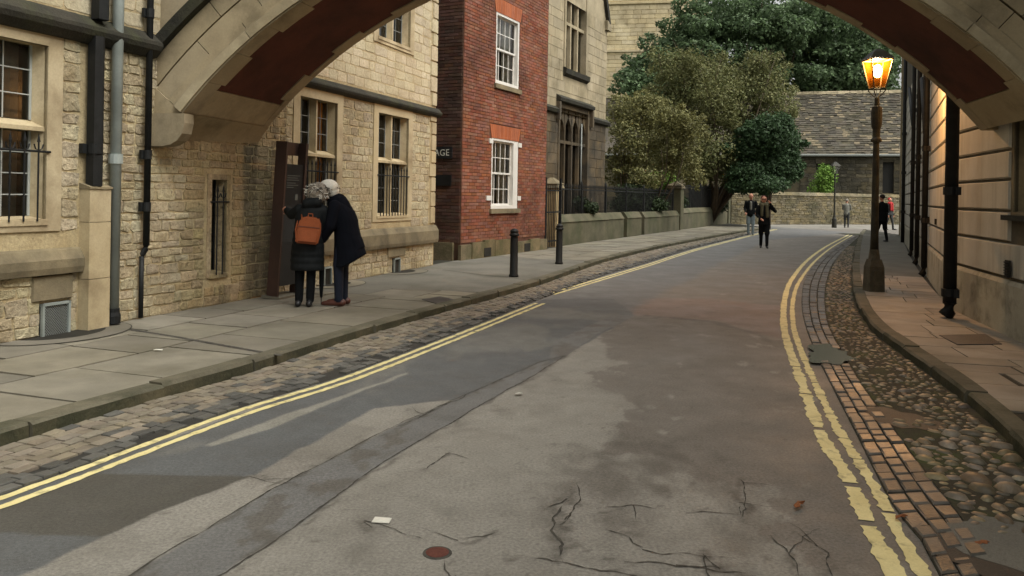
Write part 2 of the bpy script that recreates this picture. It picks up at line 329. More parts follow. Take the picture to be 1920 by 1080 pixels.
# ------------------------------------------------------------------ mesh helpers
def link(name, data, parent=None, loc=None, rz=0.0):
    o = bpy.data.objects.new(name, data)
    COL.objects.link(o)
    if parent is not None: o.parent = parent
    if loc is not None: o.location = loc
    if rz: o.rotation_euler[2] = rz
    return o
def tag(o, label=None, cat=None, group=None, kind=None):
    if label: o['label'] = label
    if cat: o['category'] = cat
    if group: o['group'] = group
    if kind: o['kind'] = kind
    return o
def empty(name, loc=(0, 0, 0), rz=0.0, parent=None):
    o = link(name, None, parent, loc, rz); o.empty_display_size = 0.2
    return o
def mats(ms): return [M[m] if isinstance(m, str) else m for m in (ms if isinstance(ms, (list, tuple)) else [ms])]
def mk(name, v, f, ms, parent=None, mi=None, smooth=False, kind=None, loc=None, rz=0.0):
    me = bpy.data.meshes.new(name)
    me.from_pydata([tuple(p) for p in v], [], f)
    for m in mats(ms): me.materials.append(m)
    if mi is not None: me.polygons.foreach_set('material_index', mi)
    if smooth: me.polygons.foreach_set('use_smooth', [True] * len(me.polygons))
    me.update()
    o = link(name, me, parent, loc, rz)
    if kind: o['kind'] = kind
    return o
class MB:
    def __init__(s): s.v = []; s.f = []; s.m = []
    def add(s, v, f, m=0):
        b = len(s.v); s.v += [tuple(p) for p in v]; s.f += [tuple(i + b for i in q) for q in f]; s.m += [m] * len(f); return s
    def box(s, x0, x1, y0, y1, z0, z1, m=0):
        return s.hexa([(x0, y0, z0), (x1, y0, z0), (x1, y1, z0), (x0, y1, z0)], [(x0, y0, z1), (x1, y0, z1), (x1, y1, z1), (x0, y1, z1)], m)
    def hexa(s, lo, hi, m=0):
        n = len(lo)
        f = [tuple(reversed(range(n))), tuple(range(n, 2 * n))] + [(i, (i + 1) % n, n + (i + 1) % n, n + i) for i in range(n)]
        return s.add(list(lo) + list(hi), f, m)
    def quad(s, a, b, c, d, m=0): return s.add([a, b, c, d], [(0, 1, 2, 3)], m)
    def prism(s, prof, ax, a, b, m=0):
        """profile of (p,q) pairs swept along one axis: ax='x' -> (y,z), 'y' -> (x,z), 'z' -> (x,y)"""
        g = {'x': lambda p, t: (t, p[0], p[1]), 'y': lambda p, t: (p[0], t, p[1]), 'z': lambda p, t: (p[0], p[1], t)}[ax]
        return s.hexa([g(p, a) for p in prof], [g(p, b) for p in prof], m)
    def tube(s, pts, r, n=10, m=0, caps=True):
        pts = [Vector(p) for p in pts]; rs = r if isinstance(r, (list, tuple)) else [r] * len(pts)
        vs, fs = [], []
        for i, p in enumerate(pts):
            d = (pts[min(i + 1, len(pts) - 1)] - pts[max(i - 1, 0)]).normalized()
            a = d.orthogonal().normalized() if abs(d.z) < 0.99 else Vector((1, 0, 0)); b = d.cross(a)
            for k in range(n):
                t = 2 * math.pi * k / n
                vs.append(p + (a * math.cos(t) + b * math.sin(t)) * rs[i])
        for i in range(len(pts) - 1):
            for k in range(n): fs.append((i * n + k, i * n + (k + 1) % n, (i + 1) * n + (k + 1) % n, (i + 1) * n + k))
        if caps: fs += [tuple(reversed(range(n))), tuple(range((len(pts) - 1) * n, len(pts) * n))]
        return s.add(vs, fs, m)
    def lathe(s, prof, n=16, c=(0, 0, 0), m=0, a0=0.0):
        vs = [(c[0] + r * math.cos(a0 + 2 * math.pi * k / n), c[1] + r * math.sin(a0 + 2 * math.pi * k / n), c[2] + z) for r, z in prof for k in range(n)]
        fs = [(i * n + k, i * n + (k + 1) % n, (i + 1) * n + (k + 1) % n, (i + 1) * n + k) for i in range(len(prof) - 1) for k in range(n)]
        fs += [tuple(reversed(range(n))), tuple(range((len(prof) - 1) * n, len(prof) * n))]
        return s.add(vs, fs, m)
    def build(s, name, ms, parent=None, smooth=False, kind=None, loc=None, rz=0.0):
        return mk(name, s.v, s.f, ms, parent, s.m, smooth, kind, loc, rz)
def grid_wall(mb, s0, s1, z0, z1, holes, y=0.0, depth=0.2, m=0):
    """front face of a wall at local y with rectangular holes and their reveals"""
    xs = sorted({s0, s1} | {min(max(h[i], s0), s1) for h in holes for i in (0, 1)})
    zs = sorted({z0, z1} | {min(max(h[i], z0), z1) for h in holes for i in (2, 3)})
    for a, b in zip(xs, xs[1:]):
        for c, d in zip(zs, zs[1:]):
            cx, cz = (a + b) / 2, (c + d) / 2
            if any(h[0] < cx < h[1] and h[2] < cz < h[3] for h in holes): continue
            mb.quad((a, y, c), (b, y, c), (b, y, d), (a, y, d), m)
    for h in holes:
        a, b, c, d = h[:4]
        mb.quad((a, y, c), (a, y, d), (a, y + depth, d), (a, y + depth, c), m)
        mb.quad((b, y, d), (b, y, c), (b, y + depth, c), (b, y + depth, d), m)
        mb.quad((a, y, d), (b, y, d), (b, y + depth, d), (a, y + depth, d), m)
        mb.quad((b, y, c), (a, y, c), (a, y + depth, c), (b, y + depth, c), m)
def stone_geo(w, h, d, rough=0.12, r=rng):
    """one roughly squared stone: 24 triangles, back at y=0, uneven face towards -y"""
    hw, hh = w / 2, h / 2; c = min(w, h) * r.uniform(.06, .2)
    ring = [(-hw + c, -hh), (hw - c, -hh), (hw, -hh + c), (hw, hh - c), (hw - c, hh), (-hw + c, hh), (-hw, hh - c), (-hw, -hh + c)]
    j = min(w, h) * rough
    ring = [(x + r.uniform(-j, j) * 0.7, z + r.uniform(-j, j) * 0.7) for x, z in ring]
    bv = r.uniform(.003, .011); kx, kz = max(.6, 1 - 2 * bv / w), max(.6, 1 - 2 * bv / h); base = d * r.uniform(.45, 1.0)
    v = [(x, 0.004, z) for x, z in ring] + [(x * kx, -base * r.uniform(0.7, 1.25), z * kz) for x, z in ring] + [(r.uniform(-.25, .25) * w, -base * r.uniform(0.7, 1.5), r.uniform(-.25, .25) * h)]
    f = [(i, (i + 1) % 8, 8 + (i + 1) % 8, 8 + i) for i in range(8)] + [(8 + i, 8 + (i + 1) % 8, 16) for i in range(8)]
    return v, f
def block_geo(w, h, d, ch=0.012):
    """dressed block: 10 triangles, chamfered front"""
    a, b = w / 2, h / 2
    lo = [(-a, 0.003, -b), (a, 0.003, -b), (a, 0.003, b), (-a, 0.003, b)]; ch = min(ch, a * 0.4, b * 0.4)
    hi = [(-a + ch, -d, -b + ch), (a - ch, -d, -b + ch), (a - ch, -d, b - ch), (-a + ch, -d, b - ch)]
    return lo + hi, [(4, 5, 6, 7), (0, 1, 5, 4), (1, 2, 6, 5), (2, 3, 7, 6), (3, 0, 4, 7)]
def courses(s0, s1, z0, z1, hr, wr, holes, r=rng, gap=0.008, minw=0.07):
    """coursed layout of rectangles clear of the holes"""
    out = []; z = z0
    while z < z1 - 0.03:
        h = min(r.uniform(*hr), z1 - z)
        if z1 - z - h < hr[0] * 0.6: h = z1 - z
        blocked = sorted((a, b) for a, b, c, d in holes if c < z + h - 0.01 and d > z + 0.01)
        segs = []; x = s0
        for a, b in blocked:
            if a > x: segs.append((x, min(a, s1)))
            x = max(x, b)
        if x < s1: segs.append((x, s1))
        for a, b in segs:
            x = a
            while x < b - 0.02:
                w = min(r.uniform(*wr), b - x)
                if b - x - w < minw: w = b - x
                if w > 0.04: out.append((x + gap / 2, x + w - gap / 2, z + gap / 2, z + h - gap / 2))
                x += w
        z += h
    return out
def lay(rects, root, fr, name, mat, rest_name, geo, y=0.0, budget=300, matrest=None):
    """the pieces that show largest become objects of their own, the rest one stuff part"""
    sc = []
    for q in rects:
        p = fr.w((q[0] + q[1]) / 2, -y, (q[2] + q[3]) / 2); px = proj(p)
        on = -20 < px[0] < 1940 and -20 < px[1] < 1100
        sc.append(((q[1] - q[0]) * (q[3] - q[2]) / (p.y ** 2) if on else 0, q))
    sc.sort(key=lambda t: -t[0])
    rest = MB()
    for i, (a, q) in enumerate(sc):
        v, f = geo(q[1] - q[0], q[3] - q[2])
        c = ((q[0] + q[1]) / 2, y, (q[2] + q[3]) / 2)
        if i < budget and a > 0: mk(name, v, f, mat, root, loc=c)
        else: rest.add([(x + c[0], yy + c[1], z + c[2]) for x, yy, z in v], f)
    if rest.v: rest.build(rest_name, matrest or mat, root, kind='stuff')
def arr_mesh(name, V, Q, ms, parent=None, kind=None, smooth=False):
    """fast mesh from numpy verts and equal-sized faces"""
    me = bpy.data.meshes.new(name)
    n, k = Q.shape
    me.vertices.add(len(V)); me.vertices.foreach_set('co', V.astype(np.float32).ravel())
    me.loops.add(n * k); me.loops.foreach_set('vertex_index', Q.astype(np.int32).ravel())
    me.polygons.add(n); me.polygons.foreach_set('loop_start', np.arange(0, n * k, k, dtype=np.int32))
    if smooth: me.polygons.foreach_set('use_smooth', [True] * n)
    for m in mats(ms): me.materials.append(m)
    me.update(calc_edges=True); me.validate()
    o = link(name, me, parent)
    if kind: o['kind'] = kind
    return o

# value noise for numpy
_lat = nr.random((64, 64))
def vnoise(x, y):
    xi, yi = np.floor(x).astype(int), np.floor(y).astype(int); fx, fy = x - xi, y - yi
    fx, fy = fx * fx * (3 - 2 * fx), fy * fy * (3 - 2 * fy)
    g = lambda a, b: _lat[a % 64, b % 64]
    return (g(xi, yi) * (1 - fx) + g(xi + 1, yi) * fx) * (1 - fy) + (g(xi, yi + 1) * (1 - fx) + g(xi + 1, yi + 1) * fx) * fy
def fbm(x, y, o=4):
    t = 0; a = 0.5; n = 0
    for i in range(o):
        t = t + a * vnoise(x * 2 ** i + 17.3 * i, y * 2 ** i + 5.1 * i); n += a; a *= 0.55
    return t / n

# ------------------------------------------------------------------ the ground plan, read from the photo
KERB_L = [G(*p) for p in [(0, 842), (200, 780), (455, 707), (530, 682), (760, 609), (1010, 537), (1130, 494), (1250, 464), (1380, 439), (1440, 429)]]
KERB_R = [G(*p) for p in [(1920, 868), (1860, 808), (1780, 735), (1700, 675), (1640, 630), (1610, 590), (1598, 545), (1597, 510), (1603, 470), (1612, 442), (1618, 434)]]
def extend(pl, back, fwd=0.0):
    a = (pl[0] - pl[1]).normalized(); b = (pl[-1] - pl[-2]).normalized()
    r = ([pl[0] + a * back] if back else []) + list(pl) + ([pl[-1] + b * fwd] if fwd else [])
    return r
KERB_L = extend(KERB_L, 14); KERB_R = extend(KERB_R, 14)
def smooth_pl(pl, step=0.25):
    """dense polyline through the points (Catmull-Rom)"""
    out = []
    for i in range(len(pl) - 1):
        p0, p1, p2, p3 = pl[max(i - 1, 0)], pl[i], pl[i + 1], pl[min(i + 2, len(pl) - 1)]
        e = (p2 - p1).length
        p0 = p1 + (p0 - p1) * min(1, e / max((p0 - p1).length, 1e-6)); p3 = p2 + (p3 - p2) * min(1, e / max((p3 - p2).length, 1e-6))
        n = max(2, int((p2 - p1).length / step))
        if (i == 0 and e > 8):
            for k in range(n): out.append(p1.lerp(p2, k / n))
            continue
        for k in range(n):
            t = k / n
            out.append(0.5 * ((2 * p1) + (p2 - p0) * t + (2 * p0 - 5 * p1 + 4 * p2 - p3) * t * t + (3 * p1 - p0 - 3 * p2 + p3) * t ** 3))
    out.append(pl[-1])
    return out
KL, KR = smooth_pl(KERB_L), smooth_pl(KERB_R)
def x_of(pl):
    ys = np.array([p.y for p in pl]); xs = np.array([p.x for p in pl]); o = np.argsort(ys)
    return lambda y: np.interp(y, ys[o], xs[o])
xL, xR = x_of(KL), x_of(KR)
def resample(pl, step):
    d = [0.0]
    for a, b in zip(pl, pl[1:]): d.append(d[-1] + (b - a).length)
    def at_(t):
        i = min(max(int(np.searchsorted(d, t)) - 1, 0), len(pl) - 2)
        L = d[i + 1] - d[i] or 1e-6
        return pl[i].lerp(pl[i + 1], (t - d[i]) / L)
    return at_, d[-1]
def side(p0, p1):
    t = (p1 - p0).normalized(); return Vector((t.y, -t.x, 0))      # to the right of travel
PZ = 0.10                                                         # pavement height

LF = Frame(G(0, 645, PZ), G(812, 497, PZ))
RH = Frame(G(862, 488, PZ), G(1021, 467, PZ))
GW = Frame(G(1060, 460, PZ), G(1275, 431, PZ))
FWF = Frame(G(1378, 421), G(1690, 421))
RN = Frame(G(1785, 576, PZ), G(1920, 640, PZ))
RF = Frame(G(1690, 442, PZ), G(1785, 576, PZ))

# ---- ground sheet
gnd = mk('ground', [(-400, -200, -0.06), (400, -200, -0.06), (400, 600, -0.06), (-400, 600, -0.06)], [(0, 1, 2, 3)], 'soil', kind='structure')
tag(gnd, 'broad dark garden ground and earth under the whole street')

# ---- road
def poly_mask(X, Y, poly, soft=0.03, jag=0.05, freq=6.0):
    """soft inside-mask of a ground polygon with an uneven outline"""
    n1 = (fbm(X * freq, Y * freq) - 0.5) * 2 * jag; n2 = (fbm(X * freq + 31, Y * freq + 9) - 0.5) * 2 * jag
    x, y = X + n1, Y + n2
    ins = np.zeros(X.shape, bool); dist = np.full(X.shape, 1e9)
    for (ax, ay), (bx, by) in zip(poly, poly[1:] + poly[:1]):
        c = (ay > y) != (by > y)
        with np.errstate(divide='ignore', invalid='ignore'):
            xi = (bx - ax) * (y - ay) / (by - ay + 1e-12) + ax
        ins ^= c & (x < xi)
        L2 = (bx - ax) ** 2 + (by - ay) ** 2 + 1e-12
        t = np.clip(((x - ax) * (bx - ax) + (y - ay) * (by - ay)) / L2, 0, 1)
        dist = np.minimum(dist, np.hypot(x - ax - t * (bx - ax), y - ay - t * (by - ay)))
    sdv = np.where(ins, dist, -dist)
    return np.clip(sdv / (2 * soft) + 0.5, 0, 1)
def gp(*pts): return [tuple(G(*p)[:2]) for p in pts]
rows = np.concatenate([np.arange(-6, 2.8, 0.4), np.arange(2.8, 7, 0.025), np.arange(7, 13, 0.05), np.arange(13, 26, 0.12), np.arange(26, 58, 0.4)])
NXR = 520
u = np.linspace(0, 1, NXR)
rowL = xL(rows); rowR = np.where(rows < 33, xR(rows), xR(33.0) + (rows - 33) * 2.5)
rowR = np.where(rows > 50, 62, rowR); rowL = np.where(rows > 44, np.minimum(rowL, 8.0), rowL)
X = rowL[:, None] * (1 - u) + rowR[:, None] * u; Y = np.repeat(rows[:, None], NXR, 1)
base = np.array(srgb(132, 129, 121)); brown = np.array(srgb(107, 102, 95)); dark = np.array(srgb(88, 90, 90)); blue = np.array(srgb(98, 100, 101))
dirtc = np.array(srgb(88, 84, 77)); trench = np.array(srgb(104, 104, 102)); patchc = np.array(srgb(76, 74, 68)); red = np.array(srgb(122, 107, 99))
C = np.repeat(base[None, None, :], X.shape[0], 0).repeat(X.shape[1], 1)
C = C * (0.93 + 0.14 * fbm(X * 0.9, Y * 0.9))[..., None]
def blend(mask, c, amt=1.0):
    global C
    m = (mask * amt)[..., None]; C = C * (1 - m) + np.asarray(c) * m
# blotches of wear over the pale old surface
bl = np.clip((fbm(X * 1.6 + 3, Y * 0.8, 5) - 0.56) / 0.07, 0, 1); blend(bl, dirtc, 0.35)
# the brown newer surface on the right half
bm = poly_mask(X, Y, gp((1165, 640), (1140, 640), (1100, 560), (1180, 500), (1290, 450), (1440, 428), (1700, 430), (1640, 560), (1760, 1000), (1700, 1120), (1500, 1000), (1440, 900), (1330, 870), (1200, 840), (1150, 760), (1180, 700)), 0.16, 0.34, 1.7)
edge = np.clip((bm + (fbm(X * 5, Y * 3.2, 6) - 0.5) * 2.2 - 0.4) / 0.16, 0, 1) * (bm > 0.01)
blend(edge, brown, 0.9)
# the pale tongue that runs up the middle
# far asphalt beyond the cross joint
blend(poly_mask(X, Y, gp((1010, 640), (1180, 590), (1300, 520), (1440, 450), (1600, 436), (1440, 424), (1200, 480), (1020, 560), (900, 620)), 0.1, 0.12, 2), blue, 0.75)
blend(poly_mask(X, Y, gp((1180, 590), (1330, 600), (1470, 640), (1470, 575), (1340, 560), (1220, 560)), 0.1, 0.15, 2), red, 0.75)
# dark asphalt along the left lines, the trench and the patch
blend(poly_mask(X, Y, gp((-300, 1075), (0, 930), (480, 765), (1020, 560), (1150, 560), (1190, 590), (1060, 668), (905, 745), (700, 765), (480, 888), (400, 905), (190, 1005), (30, 1085), (-300, 1300)), 0.012, 0.04, 5), dark)
blend(poly_mask(X, Y, gp((-300, 1070), (0, 955), (170, 888), (470, 893), (300, 958), (190, 1008), (0, 998), (-300, 1080)), 0.010, 0.02, 6), patchc)
st = np.clip((fbm(X * 1.5 + 40, Y * 0.7, 5) - 0.52) / 0.08, 0, 1)
mdk = poly_mask(X, Y, gp((300, 850), (1020, 560), (1180, 590), (1060, 668), (700, 760), (480, 880)), 0.05, 0.05, 4)
blend(mdk * st, np.array(srgb(116, 115, 108)), 0.55)
blend(poly_mask(X, Y, gp((385, 834), (520, 782), (700, 722), (762, 698), (760, 703), (640, 748), (500, 806), (400, 836)), 0.012, 0.03, 7), np.array(srgb(140, 138, 128)), 0.8)
tr_poly = gp((225, 1090), (520, 912), (760, 790), (930, 716), (1010, 680), (1060, 668), (1120, 626), (1190, 592), (1150, 590), (1040, 640), (1025, 690), (850, 790), (700, 880), (560, 985), (395, 1090))
blend(poly_mask(X, Y, tr_poly, 0.010, 0.015, 7), trench)
trm = poly_mask(X, Y, tr_poly, 0.05, 0.02, 4)
blend(trm * np.clip((fbm(X * 7, Y * 5, 5) - 0.55) / 0.06, 0, 1), dirtc, 0.7)
for q in [(1120, 900, .28), (1170, 960, .22), (1210, 855, .3), (1395, 1010, .16), (860, 800, .12), (1050, 985, .10), (930, 770, .10), (1290, 880, .22)]:
    c = G(q[0], q[1]); rr = np.hypot((X - c.x) / (q[2] * 1.1), (Y - c.y) / (q[2] * 1.5))
    blend(np.clip(1.15 - rr + (fbm(X * 7, Y * 5, 4) - 0.5) * 2.4, 0, 1), dirtc, 0.6)
CRACKS = [
    (((225, 1090), (520, 912), (760, 790), (930, 716), (1010, 680), (1062, 667)), .016), (((395, 1090), (560, 985), (700, 880), (850, 790), (1025, 690), (1060, 668)), .022),
    (((1062, 940), (1040, 1000), (1060, 1020), (1058, 1055)), .030), (((1075, 905), (1082, 940), (1062, 960), (1050, 985)), .018), (((960, 1040), (1020, 1048), (1180, 1075), (1260, 1085)), .020),
    (((1160, 1052), (1290, 1062), (1380, 1075), (1420, 1090)), .020), (((865, 1012), (905, 1008), (928, 1000)), .018), (((676, 975), (684, 985), (697, 990)), .018), (((838, 1046), (846, 1062), (856, 1085)), .018),
    (((1120, 955), (1180, 950), (1230, 955)), .016), (((1140, 995), (1185, 1008), (1206, 1028)), .018), (((1290, 962), (1320, 955), (1385, 957), (1392, 945)), .016), (((1320, 1036), (1330, 1052), (1350, 1068)), .022),
    (((1210, 592), (1330, 603), (1420, 625), (1440, 640)), .05), (((1140, 600), (1240, 596), (1330, 602)), .035), (((740, 800), (800, 775), (890, 735)), .02), (((840, 850), (800, 880)), .02), (((1388, 900), (1395, 950), (1388, 975)), .018),
    (((470, 893), (500, 898), (560, 905)), .014), (((1490, 1000), (1540, 1030), (1560, 1085)), .016), (((1440, 1000), (1500, 1060), (1500, 1085)), .018)]
for pts, w in CRACKS:
    q = [G(*p_) for p_ in pts]; dd = np.full(X.shape, 9.0)
    for a_, b_ in zip(q, q[1:]):
        sel = (np.abs(Y - (a_.y + b_.y) / 2) < abs(a_.y - b_.y) / 2 + .3); ex_, ey_ = b_.x - a_.x, b_.y - a_.y
        tt_ = np.clip(((X[sel] - a_.x) * ex_ + (Y[sel] - a_.y) * ey_) / (ex_ ** 2 + ey_ ** 2 + 1e-9), 0, 1)
        jx, jy = (fbm(X[sel] * 5, Y[sel] * 5, 4) - .5) * .16, (fbm(X[sel] * 5 + 50, Y[sel] * 5, 4) - .5) * .2
        dd[sel] = np.minimum(dd[sel], np.hypot(X[sel] + jx - a_.x - tt_ * ex_, Y[sel] + jy - a_.y - tt_ * ey_))
    dn = np.hypot(0, dd); wv = w * (.45 + 2.0 * fbm(X * 6 + w * 99, Y * 6, 3) ** 2); blend(np.clip(1.5 - dn / wv, 0, 1) * (dd < .15), dirtc * .7, .6); blend(np.clip(1 - dd / (w * 3.5) + (fbm(X * 9 + w * 99, Y * 9, 4) - .62) * 2.2, 0, 1) * (dd < .2), dirtc, .25)
pits = np.clip((.2 - fbm(X * 14 + 9, Y * 11, 3)) / .04, 0, 1); blend(pits, dirtc, .6)
C = np.clip(C * (0.9 + 0.2 * fbm(X * 11, Y * 9, 3))[..., None], 0.005, 1)
V = np.stack([X.ravel(), Y.ravel(), np.zeros(X.size)], 1)
idx = np.arange(X.size).reshape(X.shape)
Q = np.stack([idx[:-1, :-1].ravel(), idx[:-1, 1:].ravel(), idx[1:, 1:].ravel(), idx[1:, :-1].ravel()], 1)
M['asphalt'] = surf('worn asphalt', (0.1, 0.1, 0.1), attr='wear', pit=(80, .62, .45), fine=60, fine_amt=0.38, dirt=srgb(70, 66, 58), dirt_amt=0.25, dirt_scale=2.4, rough=0.66, bump=0.45, bump_scale=150, bump_dist=0.005, rough_var=0.12, spec=0.4)
road = arr_mesh('road', V, Q, 'asphalt', kind='structure')
ca = road.data.color_attributes.new('wear', 'FLOAT_COLOR', 'POINT')
ca.data.foreach_set('color', np.concatenate([C.reshape(-1, 3), np.ones((X.size, 1))], 1).astype(np.float32).ravel())
tag(road, 'patched grey asphalt lane curving to the right')

def ribbon(name, pts, w, z, mat, parent, jag=0.0, step=0.03, wmul=None, smooth_=False):
    """flat strip along ground points, uneven edges"""
    at_, L = resample(pts, step); n = max(3, int(L / step)); v = []; f = []
    for i in range(n + 1):
        t = L * i / n; p = at_(t); q = at_(min(t + 0.02, L)); q0 = at_(max(t - 0.02, 0)); sd_ = side(q0, q)
        ww = w / 2 * (wmul(i / n) if wmul else 1)
        v += [p + sd_ * (ww + rng.uniform(-jag, jag)), p - sd_ * (ww + rng.uniform(-jag, jag))]
    v = [(p.x, p.y, z) for p in v]
    f = [(2 * i, 2 * i + 2, 2 * i + 3, 2 * i + 1) for i in range(n)]
    return mk(name, v, f, mat, parent)
def gl(*pts): return [G(*p) for p in pts]
# cracks and seams
for pts, w in CRACKS:
    if w > .03: continue
    p = gl(*pts); seam = pts[0][1] >= 1085
    def wander(q, amp):
        d = []; off = Vector((0, 0, 0))
        for a, b in zip(q, q[1:]):
            n = max(1, int((b - a).length / 0.045))
            for k in range(n):
                off = off * .8 + Vector((rng.uniform(-amp, amp), rng.uniform(-amp, amp) * 1.3, 0)); d.append(a.lerp(b, k / n) + off)
        d.append(q[-1]); return d
    d = wander(p, .006 if seam else .016); ph = rng.uniform(0, 9)
    ribbon('crack', d, w * (.5 if seam else .40), 0.003, 'crack', road, jag=w * 0.16, step=0.03, wmul=lambda q, ph=ph: (.55 + .45 * math.sin(q * 17 + ph) ** 2) * (1 if seam else min(1, 6 * q + .1, 6 * (1 - q) + .1)))
    if not seam:
        for _ in range(1):
            a0 = d[rng.randrange(len(d))]; L_ = rng.uniform(.15, .45); an = rng.uniform(0, 6.28)
            ribbon('crack', wander([a0, a0 + Vector((math.cos(an), math.sin(an), 0)) * L_], .016), w * .4, 0.0034, 'crack', road, jag=w * .1, step=.03, wmul=lambda q: max(.15, 1 - q))
# double yellow lines
def offset_pl(pl, o):
    out = []
    for i, p in enumerate(pl): out.append(p + side(pl[max(i - 1, 0)], pl[min(i + 1, len(pl) - 1)]) * o)
    return out
LYA = smooth_pl(extend(gl((0, 944), (150, 889), (290, 835), (460, 772), (640, 716), (830, 643), (1013, 569)), 4), 0.2)
LYB = smooth_pl(gl((1033, 552), (1120, 526), (1210, 499), (1300, 470), (1380, 449), (1455, 430)), 0.3)
for pl in (LYA, LYB):
    for o in (-0.054, 0.054):
        at_, L = resample(offset_pl(pl, o), 0.1); t = 0
        while t < L - 0.1:
            e = min(t + rng.uniform(1.6, 3.0), L)
            ribbon('yellow_line', [at_(t + (e - t) * k / 12) for k in range(13)], 0.052, 0.004, 'yellow', road, jag=0.006, step=0.05)
            t = e + rng.choice((0.0, 0.012, 0.03))
RY1 = gl((1745, 1180), (1677, 1075), (1655, 1035), (1630, 990), (1610, 940), (1580, 880), (1550, 836), (1537, 808), (1518, 758), (1498, 703), (1480, 655), (1470, 614), (1470, 570), (1481, 530), (1512, 490), (1548, 463), (1592, 440))
RY2 = gl((1800, 1180), (1732, 1078), (1707, 1040), (1680, 990), (1657, 945), (1620, 882), (1579, 819), (1559, 783), (1523, 708), (1500, 653), (1488, 614), (1486, 570), (1496, 533), (1524, 494), (1558, 465), (1598, 441))
for pl, w, gaps in ((RY1, 0.082, (0.9, 2.6, 2.75)), (RY2, 0.06, (0.7, 1.3, 1.6, 2.2, 2.9))):
    at_, L = resample(smooth_pl(pl, 0.1), 0.1); t = 0
    while t < L - 0.1:
        near = at_(t).y < 7
        e = min(t + (rng.uniform(0.35, 1.1) if near else rng.uniform(1.2, 2.6)), L)
        ph = rng.uniform(0, 9)
        ribbon('yellow_line', [at_(t + (e - t) * k / 12) for k in range(13)], w, 0.004, 'yellow', road, jag=0.009 if near else 0.006, step=0.03,
               wmul=lambda q, ph=ph, near=near: 1 + (0.16 * math.sin(q * 9 + ph) + 0.1 * math.sin(q * 31 + ph * 2)) * (1 if near else 0.5))
        t = e + rng.choice((0.012, 0.03, 0.07) if near else (0.0, 0.015))

# ---- kerbs, gutters, cobbles
def kerb(name, pl, inner, label, t0, t1, wid=0.16, rise=0.012):
    root = empty(name); tag(root, label, kind='structure')
    at_, L = resample(pl, 0.3); t = t0
    while t < min(L, t1) - 0.05:
        e = min(t + rng.uniform(0.75, 1.15), L); k = 4; lo, hi = [], []
        dz, dn = rng.uniform(-.010, .008), rng.uniform(-.014, .014)
        ring = []
        for i in range(k + 1):
            tt = t + 0.006 + (e - t - 0.012) * i / k; p = at_(tt); sd_ = side(at_(max(tt - .05, 0)), at_(min(tt + .05, L))) * inner
            j = rng.uniform(-.007, .007)
            ring.append([p + sd_ * (dn + j) + Vector((0, 0, -.05)), p + sd_ * (dn + j + 0.008) + Vector((0, 0, PZ - .012)), p + sd_ * (dn + 0.026) + Vector((0, 0, PZ + rise + dz)),
                         p + sd_ * wid + Vector((0, 0, PZ + rise + dz)), p + sd_ * wid + Vector((0, 0, -.05))])
        v = [q for r_ in ring for q in r_]; f = []
        for i in range(k):
            for a in range(4): f.append((i * 5 + a, (i + 1) * 5 + a, (i + 1) * 5 + a + 1, i * 5 + a + 1))
        f += [(0, 1, 2, 3, 4), tuple(k * 5 + a for a in (4, 3, 2, 1, 0))]
        if inner < 0: f = [tuple(reversed(q)) for q in f]
        mk('kerb_stone', v, f, ['kerb', 'kerb_face'], root, mi=[1 if (i_ < 4 * k and i_ % 4 == 0) else 0 for i_ in range(len(f))])
        t = e
    return root
kerb('kerb', KL, -1, 'long kerb of mossy stones edging the wide left pavement', 6, 70)
kerb('kerb', KR, 1, 'curving kerb of stones edging the narrow right pavement', 6, 70)
PUD = G(1553, 668)
